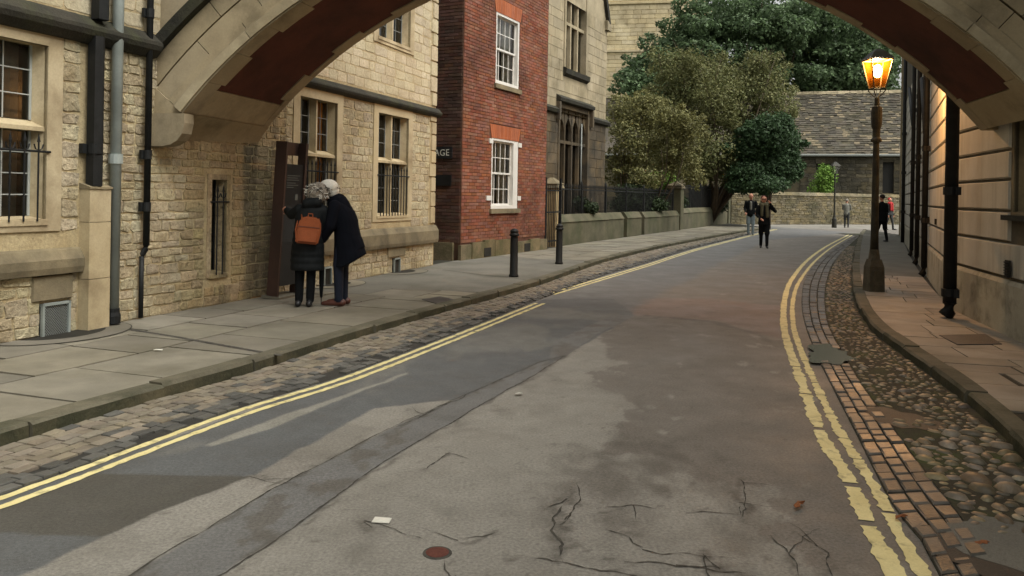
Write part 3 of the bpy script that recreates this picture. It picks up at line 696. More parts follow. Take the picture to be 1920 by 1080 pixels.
def sett_rows(name, label, pathL, pathR, nrow, mat_of, length=(0.11, 0.19), t0=0, t1=60, z=0.006, budget=300, hgt=0.022, bed='grit', lab_rest='setts', gap=0.014):
    """rows of setts between two edges, running along them"""
    root = empty(name); tag(root, label, kind='structure')
    aL, L1 = resample(pathL, .2); aR, L2 = resample(pathR, .2)
    n = 160; v = []
    for i in range(n + 1): v += [aL(L1 * i / n), aR(L2 * i / n)]
    mk('bedding', [(p.x, p.y, z - 0.004) for p in v], [(2 * i, 2 * i + 1, 2 * i + 3, 2 * i + 2) for i in range(n)], bed, root)
    rest = {}; items = []
    for r_ in range(nrow):
        t = rng.uniform(0, .1)
        while t < L1 - 0.1:
            ln = rng.uniform(*length); a, b = t / L1, min(t + ln - gap, L1) / L1
            f0, f1 = (r_ + gap * 0.9 / 0.11 * 0.5) / nrow, (r_ + 1 - gap * 0.9 / 0.11 * 0.5) / nrow
            P4 = [aL(L1 * a).lerp(aR(L2 * a), f0), aL(L1 * a).lerp(aR(L2 * a), f1), aL(L1 * b).lerp(aR(L2 * b), f1), aL(L1 * b).lerp(aR(L2 * b), f0)]
            items.append((P4, mat_of(r_, t)))
            t += ln
    items.sort(key=lambda it: it[0][0].y if it[0][0].y > 3.1 else 99 + it[0][0].y)
    cnt = 0
    for P4, m in items:
        if m is None: continue
        if math.hypot((P4[0].x - PUD.x) / .24, (P4[0].y - PUD.y) / .46) < 1: continue
        c = (P4[0] + P4[1] + P4[2] + P4[3]) / 4; h = hgt + rng.uniform(-.006, .006); tl = rng.uniform(-.004, .004)
        lo = [c + (p - c) * rng.uniform(.97, 1.04) for p in P4]; hi = [c + (p - c) * rng.uniform(.74, .84) for p in P4]; md = [c + (p - c) * .97 for p in lo]
        v = [(p.x - c.x, p.y - c.y, -.01) for p in lo] + [(p.x - c.x, p.y - c.y, h * .7) for p in md] + [(p.x - c.x, p.y - c.y, h + tl * (1 if i < 2 else -1)) for i, p in enumerate(hi)]
        f = [(8, 9, 10, 11)] + [(i, (i + 1) % 4, 4 + (i + 1) % 4, 4 + i) for i in range(4)] + [(4 + i, 4 + (i + 1) % 4, 8 + (i + 1) % 4, 8 + i) for i in range(4)]
        if (P4[1] - P4[0]).cross(P4[2] - P4[1]).z < 0: f = [tuple(reversed(q)) for q in f]
        if cnt < budget: mk('sett', v, f, m, root, loc=(c.x, c.y, z)); cnt += 1
        else: rest.setdefault(m, MB()).add([(p[0] + c.x, p[1] + c.y, p[2] + z) for p in v], f)
    for m, b in rest.items(): b.build(lab_rest, m, root, kind='stuff')
    return root
# left gutter between the kerb and the yellow lines
LYc = smooth_pl(extend(gl((0, 930), (150, 877), (290, 824), (460, 762), (640, 706), (830, 634), (1013, 562), (1120, 521), (1210, 494), (1300, 466), (1380, 446), (1440, 431)), 3), 0.3)
k0 = [p for p in KL if p.y > 3.2]
def gut_mat(r_, t):
    if r_ < 6: return 'sett_pale' if rng.random() < (0.95 if r_ < 4 else 0.6) else 'sett_dark'
    return 'sett_dark' if rng.random() < (0.85 if r_ == 6 else 0.6) else None
sett_rows('gutter', 'left gutter of pale and dark granite setts beside the kerb', k0, [p for p in LYc if p.y > 3.0], 8, gut_mat, length=(.085, .16), bed='tar', hgt=0.014, gap=.009)
# right channel: three rows
CHL = smooth_pl(gl((1800, 1150), (1752, 1065), (1727, 1015), (1680, 960), (1640, 885), (1609, 822), (1562, 730), (1530, 665), (1507, 600), (1503, 560), (1508, 528), (1530, 493), (1565, 466), (1606, 442)), 0.15)
CHR = smooth_pl(gl((1900, 1130), (1860, 1060), (1815, 995), (1790, 960), (1735, 890), (1676, 808), (1620, 730), (1578, 660), (1554, 614), (1547, 570), (1549, 535), (1561, 497), (1584, 468), (1612, 443)), 0.15)
sett_rows('gutter', 'right channel of three rows of damp setts beside the double yellow line', CHL, CHR, 3, lambda r_, t: 'sett_wet', length=(0.12, 0.2), hgt=0.016, gap=.010)
# cobbled verge
verge = empty('cobbled_verge'); tag(verge, 'strip of rounded river cobbles between the setts and the right kerb', kind='structure')
cr_y = np.array([p.y for p in CHR]); cr_x = np.array([p.x for p in CHR])
o_ = np.argsort(cr_y); chr_x = lambda y: np.interp(y, cr_y[o_], cr_x[o_])
vb = []
ysv = np.linspace(3.0, 38, 150)
for y in ysv: vb += [(chr_x(y) + 0.0, y, 0.018), (xR(y) + 0.03, y, 0.018)]
mk('bedding', vb, [(2 * i, 2 * i + 1, 2 * i + 3, 2 * i + 2) for i in range(len(ysv) - 1)], 'grit', verge)
pit = [(c_.x, c_.y, r_) for c_, r_ in ((G(1690, 780), 0.22), (G(1705, 815), 0.2), (G(1560, 668), 0.26), (G(1650, 700), 0.13), (G(1860, 1040), .3), (G(1900, 1060), .34), (G(1830, 1020), .2))]
def dome(rx, ry, h, n=8):
    v = []; 
    for rr, zz in ((1.0, -0.25), (0.93, 0.35), (0.6, 0.85)):
        for k in range(n):
            a = 2 * math.pi * k / n + rr; v.append((rx * rr * math.cos(a) * rng.uniform(.9, 1.08), ry * rr * math.sin(a) * rng.uniform(.9, 1.08), h * zz * rng.uniform(.9, 1.1)))
    v.append((0, 0, h))
    f = [(i * n + k, i * n + (k + 1) % n, (i + 1) * n + (k + 1) % n, (i + 1) * n + k) for i in range(2) for k in range(n)] + [(2 * n + k, 2 * n + (k + 1) % n, 3 * n) for k in range(n)]
    return v, f
cob_meshes = []
for i in range(10):
    v, f = dome(0.5, 0.5, 0.5)
    me = bpy.data.meshes.new('cobble'); me.from_pydata(v, [], f); me.materials.append(M['cobble']); me.polygons.foreach_set('use_smooth', [True] * len(f)); me.update(); cob_meshes.append((me, v, f))
cob = []
y = 3.3
occ = {}
def try_place(px_, py_, r_):
    k = (int(px_ / .15), int(py_ / .15))
    for a in (-1, 0, 1):
        for b in (-1, 0, 1):
            for (qx, qy, qr) in occ.get((k[0] + a, k[1] + b), ()):
                if math.hypot(px_ - qx, py_ - qy) < (r_ + qr) * 0.86: return False
    occ.setdefault(k, []).append((px_, py_, r_)); return True
for i in range(34000):
    y = 3.3 + (rng.random() ** 1.6) * 24
    a, b = chr_x(y) + 0.03, xR(y) - 0.03
    if b - a < 0.06: continue
    fr_ = rng.random(); x = a + (b - a) * fr_
    if any(math.hypot(x - q[0], y - q[1]) < q[2] * rng.uniform(.75, 1.1) for q in pit): continue
    r_ = rng.uniform(.018, .042) * (1.7 if (fr_ > .35 and y < 5.4) else 1.2 if y < 6.5 else 0.95) * (0.8 if i > 12000 else 1.15)
    if try_place(x, y, r_): cob.append((x, y, r_))
cob.sort(key=lambda q: -q[2] ** 2 / q[1] ** 2)
rest = MB()
for i, (x, y, r_) in enumerate(cob):
    me, v, f = cob_meshes[i % 10]
    sx, sy, sz = 2 * r_ * rng.uniform(.95, 1.5), 2 * r_ * rng.uniform(.75, 1.05), 2 * r_ * rng.uniform(.55, .8); a = rng.uniform(0, 6.3)
    if i < 300:
        o = link('cobble', me, verge, (x, y, 0.003), a); o.scale = (sx, sy, sz)
    else:
        ca_, sa_ = math.cos(a), math.sin(a)
        rest.add([(x + p[0] * sx * ca_ - p[1] * sy * sa_, y + p[0] * sx * sa_ + p[1] * sy * ca_, 0.003 + p[2] * sz) for p in v], f)
rest.build('cobbles', 'cobble', verge, smooth=True, kind='stuff')
def blob(name, c, rx, ry, z, mat, parent=None, n=26, jag=.2, ang=0.0):
    ph = [rng.uniform(0, 6) for _ in range(3)]
    v = [(0, 0, 0)]
    for k in range(n):
        a = 2 * math.pi * k / n; q = 1 + jag * (.5 * math.sin(2 * a + ph[0]) + .35 * math.sin(3 * a + ph[1]) + .3 * math.sin(7 * a + ph[2]))
        x_, y_ = rx * q * math.cos(a), ry * q * math.sin(a)
        v.append((x_ * math.cos(ang) - y_ * math.sin(ang), x_ * math.sin(ang) + y_ * math.cos(ang), 0))
    return mk(name, v, [(0, k + 1, (k + 1) % n + 1) for k in range(n)], mat, parent, loc=(c.x, c.y, z))
pud = blob('puddle', G(1553, 668), .23, .46, .0225, 'water', ang=-.35, jag=.42, n=60); tag(pud, 'small greenish puddle lying over the setts and cobbles', kind='structure')
for c, a, b in ((G(1690, 790), .2, .3), (G(1862, 1042), .26, .3)):
    blob('tarmac_patch', c, a, b, .0205, 'tar', verge, jag=.3)
blob('tarmac_patch', G(1905, 1030), .25, .34, .0215, 'footway', verge, jag=.2)

# ---- pavements
def pav_poly(wall_pts, kerb_pts, name, label, mat, z=PZ - .012):
    v = [(p.x, p.y, z) for p in wall_pts] + [(p.x, p.y, z) for p in reversed(kerb_pts)]
    bm = bmesh.new(); bm.faces.new([bm.verts.new(p) for p in v]); bmesh.ops.triangulate(bm, faces=bm.faces[:])
    for f in bm.faces:
        if f.normal.z < 0: f.normal_flip()
    me = bpy.data.meshes.new(name); bm.to_mesh(me); bm.free(); me.materials.append(M[mat])
    o = link(name, me); tag(o, label, kind='structure'); return o
WALL_L = [LF.w(-10), LF.w(LF.L), RH.w(0), RH.w(RH.L), GW.w(0), GW.w(16), GW.w(28), FWF.w(-.2)]
WL = smooth_pl(WALL_L, 0.5)
kin = [p + side(KL[max(i - 1, 0)], KL[min(i + 1, len(KL) - 1)]) * -0.158 for i, p in enumerate(KL)]
pv = pav_poly([p - LF.n * .5 for p in WL], [p for p in kin if p.y > -8], 'pavement', 'wide left pavement of worn flags and tarmac', 'joint')
def cross(pl, o, d):
    """distance from o along direction d to polyline pl"""
    best = None
    for a, b in zip(pl, pl[1:]):
        e = b - a; den = d.x * e.y - d.y * e.x
        if abs(den) < 1e-9: continue
        w = a - o; t = (w.x * e.y - w.y * e.x) / den; k = (w.x * d.y - w.y * d.x) / den
        if -1e-6 <= k <= 1 + 1e-6 and t > 0 and (best is None or t < best): best = t
    return best
def flag(name, P4, top, mat, parent, gap=.021):
    c = sum(P4, Vector()) / 4
    q = []
    for p in P4:
        dv = (c - p); q.append(p + dv.normalized() * gap)
    dz = rng.uniform(-.003, .003); tl = [rng.uniform(-.002, .002) for _ in q]
    hi = [(p.x, p.y, top + dz + tl[i]) for i, p in enumerate(q)]; lo = [(p.x, p.y, top - .03) for p in q]
    if (P4[1] - P4[0]).cross(P4[2] - P4[1]).z < 0: hi.reverse(); lo.reverse()
    return MB().hexa(lo, hi).build(name, mat, parent)
aW, LW = resample(WL, .3)
def wall_station(t):
    p = aW(t); n = side(aW(max(t - .4, 0)), aW(min(t + .4, LW))); d = cross(kin, p, n)
    return p, n, d
def flags_left(t0, t1, rowsf, ln, mat):
    for r_ in range(len(rowsf) - 1):
        t = t0 + (rng.uniform(-.4, 0) if r_ % 2 else -0.1)
        while t < t1:
            e = min(t + rng.uniform(*ln), t1); P4 = []
            ok = True
            for tt, fr_ in ((t, rowsf[r_]), (e, rowsf[r_]), (e, rowsf[r_ + 1]), (t, rowsf[r_ + 1])):
                p, n, d = wall_station(max(tt, 0.01))
                if d is None: ok = False; break
                P4.append(p + n * d * fr_)
            if ok and e - t > .15: flag('flagstone', P4, PZ, mat, pv)
            t = e
s_off = 10.0   # WL starts at s=-10 of the left facade
flags_left(5.5, s_off + 4.7, (0, .27, .60, 1.0), (.62, 1.0), 'flag')
flags_left(s_off + 4.7, s_off + 5.6, (.45, .75, 1.0), (.7, .9), 'flag')
# tarmac part of the footway, then flags again
tv = []
for i in range(41):
    t = s_off + 4.7 + (12.6 - 4.7) * i / 40; p, n, d = wall_station(t)
    tv += [p + n * -.05, p + n * d * (.45 if i < 5 else 1.0)]
tmc = mk('tarmac_footway', [(p.x, p.y, PZ - .002) for p in tv], [(2 * i, 2 * i + 1, 2 * i + 3, 2 * i + 2) for i in range(40)], 'footway', pv)
flags_left(s_off + 12.6, LW - 1.5, (0, .35, .68, 1.0), (.8, 1.3), 'flag')
if False: mk('paving_slab', *(lambda a: ([(p.x, p.y, PZ + .003) for p in a], [(0, 1, 2, 3)]))([G(1025, 512, PZ), G(1040, 505, PZ), G(1080, 503, PZ), G(1065, 511, PZ)]), 'flag', pv)
ribbon('drain_groove', [Vector((p.x, p.y, 0)) for p in (G(232, 616, PZ), G(330, 632, PZ), G(430, 650, PZ), G(528, 667, PZ))], .05, PZ + .004, 'crack', pv, jag=.006)
ribbon('seam', [Vector((p.x, p.y, 0)) for p in (G(830, 506, PZ), G(900, 515, PZ), G(1000, 526, PZ))], .025, PZ + .003, 'crack', pv, jag=.006)
# right pavement
WALL_R = [RN.w(12), RN.w(0), RF.w(0)]
kinR = [p + side(KR[max(i - 1, 0)], KR[min(i + 1, len(KR) - 1)]) * 0.158 for i, p in enumerate(KR)]
pr_ = pav_poly([p - (RN.n if p.y < 11 else RF.n) * .4 for p in WALL_R], [p for p in kinR if p.y > -4], 'pavement', 'narrow right pavement under the street lamp', 'joint')
WR = smooth_pl(WALL_R, .5)
y = -2.0
cl = RN.d * -1
aR_, LR_ = resample(WR, .3)
t = 6.0
while t < LR_ - .5:
    e = t + rng.uniform(.32, .62); p0, p1 = aR_(t), aR_(e)
    if p0.y > 15.2: break
    # course lines run square to the kerb
    n0 = -side(aR_(max(t - .5, 0)), aR_(t + .5)); n1 = -side(aR_(e - .5), aR_(e + .5))
    d0, d1 = cross(kinR, p0, n0), cross(kinR, p1, n1)
    if d0 and d1:
        k = rng.choice((1, 2, 2, 3)); cuts = [0] + sorted(rng.uniform(.25, .75) for _ in range(k - 1)) + [1]
        for a, b in zip(cuts, cuts[1:]):
            if b - a < .08: continue
            flag('flagstone', [p0 + n0 * d0 * a, p1 + n1 * d1 * a, p1 + n1 * d1 * b, p0 + n0 * d0 * b], PZ, 'flag_pink', pr_, gap=.011)
    t = e
tv = []; tt = t
for i in range(40):
    p = aR_(tt + (LR_ - tt) * i / 39); n0 = -side(aR_(max(tt, .1)), aR_(LR_)); d = cross(kinR, p, n0) or .8; tv += [p, p + n0 * d]
mk('tarmac_footway', [(p.x, p.y, PZ - .002) for p in tv], [(2 * i, 2 * i + 2, 2 * i + 3, 2 * i + 1) for i in range(39)], 'footway', pr_)

# ------------------------------------------------------------------ buildings
def bar_grille(parent, s0, s1, z0, z1, y, n, r=.009, rail=(0.86,), finial='spear'):
    g = MB()
    for q in rail: g.tube([(s0 - .06, y, z0 + (z1 - z0) * q), (s1 + .06, y, z0 + (z1 - z0) * q)], r * 1.3, 6)
    o = g.build('iron_rail', 'iron', parent)
    for i in range(n):
        x = s0 + (s1 - s0) * (i + .5) / n
        b = MB().tube([(x, y - .004, z0), (x, y - .004, z1)], r, 6)
        if finial == 'fleur':
            b.tube([(x, y - .004, z1 - .1), (x + .035, y - .004, z1 - .085), (x + .05, y - .004, z1 - .04)], r * .8, 5).tube([(x, y - .004, z1 - .1), (x - .035, y - .004, z1 - .085), (x - .05, y - .004, z1 - .04)], r * .8, 5)
        b.lathe([(r * 1.9, 0), (r * 1.3, .03), (.001, .09)], 6, (x, y - .004, z1 - .02))
        b.build('iron_bar', 'iron', parent)
def stone_window(root, s0, s1, z0, z1, lights=2, transom=None, y=0.0, sur=.17, depth=.17, bars=0, curtain=None, name='window', mat='ashlar', fleur=False, cols=2, hrow=.22, room=True, zb=None, lead='lead'):
    """mullioned stone window set in a hole of the wall; surround, panes, leads, curtain and bars are its own sub-parts"""
    w = MB()
    # surround standing a little proud
    P = y - .018
    for a, b, c, d in ((s0 - sur, s0, z0 - sur * .7, z1 + sur), (s1, s1 + sur, z0 - sur * .7, z1 + sur), (s0, s1, z1, z1 + sur), (s0, s1, z0 - sur * .7, z0)):
        if a < b and c < d: w.box(a, b, P, y + .03, c, d)
    # chamfered inner frame
    fw = .06
    w.prism([(s0, y + .03), (s0 + fw, y + depth), (s0, y + depth)], 'z', z0, z1).prism([(s1, y + .03), (s1, y + depth), (s1 - fw, y + depth)], 'z', z0, z1)
    mw = .06
    xs = [s0 + (s1 - s0) * i / lights for i in range(lights + 1)]
    for x in xs[1:-1]: w.prism([(x - .018, y + .035), (x + .018, y + .035), (x + mw, y + depth), (x - mw, y + depth)], 'z', z0, z1)
    if transom: w.prism([(y + .02, transom - .05), (y + .02, transom - .01), (y + depth, transom + .06), (y + depth, transom - .05)], 'x', s0, s1)
    w.prism([(y - .03, z0 - .06), (y - .03, z0 - .01), (y + depth, z0 + .03), (y + depth, z0 - .06)], 'x', s0 - .02, s1 + .02)
    o = w.build(name, mat, root)
    cells = []
    zz = [(z0 + .03, transom - .05), (transom + .06, z1)] if transom else [(z0 + .03, z1)]
    for a, b in zip(xs, xs[1:]):
        for c, d in zz:
            a2, b2 = a + (fw if a == s0 else mw), b - (fw if b == s1 else mw)
            mk('pane', [(a2, y + depth - .02, c), (b2, y + depth - .02, c), (b2, y + depth - .02, d), (a2, y + depth - .02, d)], [(0, 1, 2, 3)], 'glass', o)
            g = MB(); lw = .011
            for k in range(1, cols): x = a2 + (b2 - a2) * k / cols; g.box(x - lw / 2, x + lw / 2, y + depth - .032, y + depth - .024, c, d)
            nh = max(2, round((d - c) / hrow))
            for k in range(1, nh): z = c + (d - c) * k / nh; g.box(a2, b2, y + depth - .030, y + depth - .022, z - lw / 2, z + lw / 2)
            for x in (a2, b2): g.box(x - .012, x + .012, y + depth - .034, y + depth - .022, c, d)
            g.build('glazing_bar', lead, o)
    if room:
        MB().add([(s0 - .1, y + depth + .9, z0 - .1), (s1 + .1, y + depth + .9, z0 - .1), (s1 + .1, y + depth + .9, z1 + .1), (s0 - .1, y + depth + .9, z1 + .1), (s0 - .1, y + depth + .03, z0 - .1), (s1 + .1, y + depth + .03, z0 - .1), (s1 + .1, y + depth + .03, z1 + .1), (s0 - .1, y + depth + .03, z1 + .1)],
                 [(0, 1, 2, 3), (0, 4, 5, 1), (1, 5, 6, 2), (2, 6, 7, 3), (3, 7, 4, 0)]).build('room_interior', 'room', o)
    if curtain:
        v = []; n = 12
        for i in range(n + 1): x = curtain[0] + (curtain[1] - curtain[0]) * i / n; yy = y + depth + .02 + .012 * math.sin(i * 2.2); v += [(x, yy, z0), (x, yy, z1)]
        mk('curtain', v, [(2 * i, 2 * i + 2, 2 * i + 3, 2 * i + 1) for i in range(n)], curtain[2], o)  # the grey piece is no real curtain, it imitates reflected sky
    if bars: bar_grille(o, s0 + .03, s1 - .03, z0 - .02, zb or (transom - .06 if transom else z1), y - .03, bars, finial='fleur' if fleur else 'spear')
    return o
def pipe(root, s, y, z0, z1, r, mat='iron', collars=(), shoe=False, bracket=True, square=False, n=12):
    b = MB()
    if square: b.prism([(s - r, y - r * .8), (s + r * .3, y - r * 1.1), (s + r, y - r * .7), (s + r, y + r * .8), (s - r, y + r * .8)], 'z', z0, z1)
    else: b.tube([(s, y, z0), (s, y, z1)], r, n)
    if shoe: b.tube([(s, y, z0 + .02), (s, y - .01, z0 - .10), (s, y - .05, z0 - .16)], r * 1.1, n)
    o = b.build('drainpipe', mat, root, smooth=not square)
    for z in collars:
        c = MB().tube([(s, y, z - .05), (s, y, z + .05)], r * 1.25, n)
        if bracket: c.box(s - r * 2.0, s + r * 2.0, y + r * .5, y + r * 1.1 + .01, z - .05, z + .05)
        c.build('pipe_collar', mat, o)
    return o

# ---- left college building
college = empty('college_building', LF.o, LF.rz)
tag(college, 'honey coloured rubble stone college building with mullioned windows along the left pavement', 'building')
Lend = LF.L
zt, zb_, ztr = 2.96, 1.16, 2.14
A = (-.95, .44, 1.24, 2.92); B = (2.80, 3.08, .50, 1.68); Cw = (4.68, 5.70, zb_, zt); D = (7.05, 8.22, zb_, zt); E_ = (7.0, 8.22, 4.30, 5.9); E2 = (4.68, 5.70, 4.3, 5.9); A2 = (-.95, .44, 4.3, 5.9)
grl = (.40, .72, .10, .42); grr = (LF.s(735, 500), LF.s(747, 500), .1, .36); grm = (LF.s(603, 530), LF.s(618, 530), .1, .38)
holes = [A, B, Cw, D, E_, E2, A2]
wmb = MB(); grid_wall(wmb, -10, Lend, -.1, 8.6, holes, 0, .25)
wmb.quad((Lend, 0, -.1), (Lend, 9, -.1), (Lend, 9, 8.6), (Lend, 0, 8.6)).quad((-10, 0, 8.6), (Lend, 0, 8.6), (Lend, 9, 8.6), (-10, 9, 8.6)).quad((-10, 9, -.1), (-10, 0, -.1), (-10, 0, 8.6), (-10, 9, 8.6)).quad((Lend, 9, -.1), (-10, 9, -.1), (-10, 9, 8.6), (Lend, 9, 8.6))
wmb.build('wall', 'mortar', college)
inside = MB().box(-9.8, Lend - .2, 1.6, 8.8, 0, 8.4).build('interior', 'room', college)
def grow(h, q): return (h[0] - q, h[1] + q, h[2] - q * .7, h[3] + q)
hg = [grow(A, .17), grow(B, .12), grow(Cw, .17), grow(D, .17), grl, grr, grm]
pier_s = (.845, 1.113)
geoR = lambda w, h: stone_geo(w, h, .015, .18)
geoC = lambda w, h: stone_geo(w, h, .011, .12)
quoin = (Lend - .30, Lend, .1, 8.6)
R1 = courses(-3.2, pier_s[0] - .02, .95, 3.08, (.10, .20), (.16, .42), hg + [(-3.2, pier_s[0], .7, .97)])
R1 += courses(-3.2, pier_s[0] - .02, .10, .70, (.09, .17), (.14, .36), hg)
R2 = courses(pier_s[1] + .0, 4.35, .10, 3.08, (.075, .14), (.12, .34), hg)
R3 = courses(4.35, Lend - .28, .93, 3.08, (.10, .17), (.14, .38), hg)
R3b = courses(4.35, Lend - .06, .10, .60, (.09, .14), (.12, .30), hg)
R4 = courses(-3.2, Lend - .26, 3.32, 6.2, (.12, .2), (.2, .5), [grow(E_, .17), grow(E2, .17), grow(A2, .17)])
R2a = [q for q in R2 if q[0] < 2.2]; R2b = [q for q in R2 if q[0] >= 2.2]
lay(R1 + R2a + R3b, college, LF, 'stone', 'rubble', 'stones', geoR, 0, 150)
lay(R2b, college, LF, 'stone', 'rubble_stained', 'stones', geoR, 0, 60)
lay(R3, college, LF, 'stone', 'rubble', 'stones', geoC, 0, 90)
lay(R4, college, LF, 'stone', 'rubble_pale', 'stones', lambda w, h: stone_geo(w, h, .006, .10), 0, 60)
z = .95
while z < 8.4:     # dressed corner blocks
    if not (3.0 < z < 3.32):
        hq = rng.uniform(.24, .34); L_ = rng.choice((.22, .3)); v, f = block_geo(L_, hq - .012, .03)
        mk('quoin', v, f, 'ashlar' if z < 3.2 else 'rubble_pale', college, loc=(Lend - L_ / 2, 0, z + hq / 2)); z += hq
    else: z = 3.32
stone_window(college, *A, 2, 2.14, bars=9, curtain=(-.9, .30, 'grey_cloth'), fleur=True, cols=2, zb=2.0, lead='timber')  # grey cloth added behind the panes to imitate the sky's reflection
stone_window(college, *B, 1, None, sur=.07, depth=.15, bars=2, fleur=True, cols=2, zb=1.55, mat='rubble_stained', lead='iron')
stone_window(college, *Cw, 2, ztr, bars=9, curtain=(5.42, 5.58, 'curtain_yellow'), zb=1.98)
stone_window(college, *D, 2, ztr, bars=10, zb=1.98)
stone_window(college, *E_, 2, 5.1); stone_window(college, *E2, 2, 5.1); stone_window(college, *A2, 2, 5.1)
# string course, plinth, pier
prof = [(.0, 3.10), (-.05, 3.11), (-.09, 3.145), (-.105, 3.18), (-.10, 3.20), (-.04, 3.27), (.0, 3.29)]
profL = [(.0, 3.02), (-.06, 3.03), (-.13, 3.10), (-.15, 3.15), (-.145, 3.19), (-.05, 3.28), (.0, 3.31)]
b = MB(); b.prism(profL, 'x', -10, 1.80); b.build('string_course', 'moss_stone', college)
b = MB(); b.prism([(p[0] * .7, 3.12 + (p[1] - 3.10) * .8) for p in prof], 'x', 1.80, 4.2).build('string_course', 'moss_stone', college)
b = MB(); b.prism(prof, 'x', 4.2, Lend + .1).build('string_course', 'moss_stone', college)
pp = [(.0, .70), (-.07, .70), (-.085, .76), (-.085, .84), (-.03, .93), (.0, .95)]
MB().prism(pp, 'x', -10, pier_s[0]).build('plinth_course', 'ashlar_dirty', college)
pp2 = [(y_, z_ - .13 if z_ < .8 else z_ - .03) for y_, z_ in pp]
MB().prism(pp2, 'x', 4.35, Lend + .06).build('plinth_course', 'ashlar_dirty', college)
for s0_, s1_, zz0, zz1 in ((.30, .76, .44, .69), (grr[0] - .22, grr[1] + .22, .38, .58)):
    v, f = block_geo(s1_ - s0_, zz1 - zz0, .035); mk('lintel', v, f, 'ashlar_dirty', college, loc=((s0_ + s1_) / 2, 0, (zz0 + zz1) / 2))
for k, (z0_, z1_) in enumerate(((.10, .62), (.62, 1.2), (1.2, 1.54))):
    MB().box(pier_s[0], pier_s[1], -.14 + .002 * k, .02, z0_ + .003, z1_ - .003).build('pier_block', 'ashlar', college)
MB().prism([(-.15, 1.54), (-.15, 1.56), (.0, 1.60), (.0, 1.54)], 'x', pier_s[0] - .01, pier_s[1] + .01).build('pier_cap', 'ashlar_dirty', college)
# pipes
pipe(college, .94, -.09, 1.57, 3.10, .062, square=True, collars=(1.95,))
pipe(college, .97, -.10, 3.28, 8.4, .066, square=True, collars=())
pg = pipe(college, 1.215, -.085, .25, 8.4, .058, 'grey_pipe', collars=(1.86, 3.9), bracket=False)
MB().lathe([(.075, 0), (.078, .08), (.066, .12), (.066, .16)], 12, (1.215, -.085, .12)).build('pipe_shoe', 'iron', pg)
pipe(college, 1.66, -.085, .92, 8.4, .036, 'iron', collars=(1.93, 1.35, 3.5))
pipe(college, 1.625, -.06, .12, .80, .026, 'iron', collars=())
MB().tube([(1.66, -.085, .93), (1.655, -.08, .88), (1.63, -.065, .82), (1.625, -.06, .77)], [.037, .034, .03, .028], 10).build('pipe_bend', 'iron', college, smooth=True)
# basement grilles with flat half-round wells, their shade painted on
for i, g in enumerate((grl, grm, grr)):
    a, b_, c, d = g
    fr_ = MB()
    for q in ((a, a + .025, c, d), (b_ - .025, b_, c, d), (a, b_, d - .025, d)): fr_.box(q[0], q[1], -.05, .01, q[2], q[3])
    fr_.box(a, b_, -.02, .02, c, d, 1)
    o = fr_.build('basement_grille', ['grey_pipe', 'well'], college)
    if i == 0:
        m_ = MB(); n = 13
        for k in range(-n, n):
            x0 = a + (b_ - a) * k / n
            p0, p1 = Vector((x0, -.03, c)), Vector((x0 + (d - c) * .9, -.03, d))
            t0, t1 = max(0, (a - p0.x) / (p1.x - p0.x)), min(1, (b_ - p0.x) / (p1.x - p0.x))
            if t1 > t0: m_.tube([p0.lerp(p1, t0), p0.lerp(p1, t1)], .0035, 4, caps=False)
            p0, p1 = Vector((x0 + (d - c) * .9, -.033, c)), Vector((x0, -.033, d))
            t0, t1 = max(0, (b_ - p0.x) / (p1.x - p0.x)), min(1, (a - p0.x) / (p1.x - p0.x))
            if t1 > t0: m_.tube([p0.lerp(p1, t0), p0.lerp(p1, t1)], .0035, 4, caps=False)
        m_.build('wire_mesh', 'lead', o)
    cx_ = (a + b_) / 2 + (.08 if i == 0 else .12); R_ = .46 if i == 0 else .4; ry = .34 if i == 0 else .30
    n = 24; v = []
    for k in range(n + 1):
        t = math.pi * k / n; ct, st_ = math.cos(t), math.sin(t)
        v += [(cx_ + R_ * ct, -ry * st_, PZ + .006), (cx_ + (R_ + .26) * ct, -(ry + .22) * st_, PZ + .006)]
    edge_ = []
    for k in range(n + 1):
        t = math.pi * k / n; edge_ += [(cx_ + (R_ + .255) * math.cos(t), -(ry + .215) * math.sin(t), PZ + .007), (cx_ + (R_ + .268) * math.cos(t), -(ry + .227) * math.sin(t), PZ + .007)]
    mk('well_joint', edge_, [(2 * k, 2 * k + 2, 2 * k + 3, 2 * k + 1) for k in range(n)], 'joint', college)
    mk('well_kerb', v, [(2 * k, 2 * k + 2, 2 * k + 3, 2 * k + 1) for k in range(n)], 'flag', college)
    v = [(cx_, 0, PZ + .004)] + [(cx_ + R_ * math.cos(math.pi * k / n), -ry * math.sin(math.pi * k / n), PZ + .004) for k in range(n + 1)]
    mk('painted_well_shade', v, [(0, k + 2, k + 1) for k in range(n)], 'well', college)  # no pit below: flat disc with the pit's shade put into its colour

# ---- the arched bridge
BN = Vector((.70, 8.34, 0)); ES = Vector((math.cos(math.radians(9)), -math.sin(math.radians(9)), 0)); DV = Vector((.40, 1.82, 0)); RC, ZC = 5.78, -1.26
bridge = empty('arched_bridge', BN); tag(bridge, 'covered stone bridge arching over the lane with a dark red underside', 'bridge')
def bp(s, t, z): p = ES * s + DV * t; return (p.x, p.y, z)
def bpr(r, a, t): return bp(r * math.sin(a), t, ZC + r * math.cos(a))
AL = math.asin(4.47 / RC)
def arc_piece(name, r0, r1, a0, a1, t0, t1, mat, k=6):
    v = []
    for i in range(k + 1):
        a = a0 + (a1 - a0) * i / k
        v += [bpr(r0, a, t0), bpr(r1, a, t0), bpr(r1, a, t1), bpr(r0, a, t1)]
    f = [(4 * i + j, 4 * i + (j + 1) % 4, 4 * i + 4 + (j + 1) % 4, 4 * i + 4 + j) for i in range(k) for j in range(4)] + [(3, 2, 1, 0), tuple(4 * k + j for j in range(4))]
    return mk(name, v, f, mat, bridge)
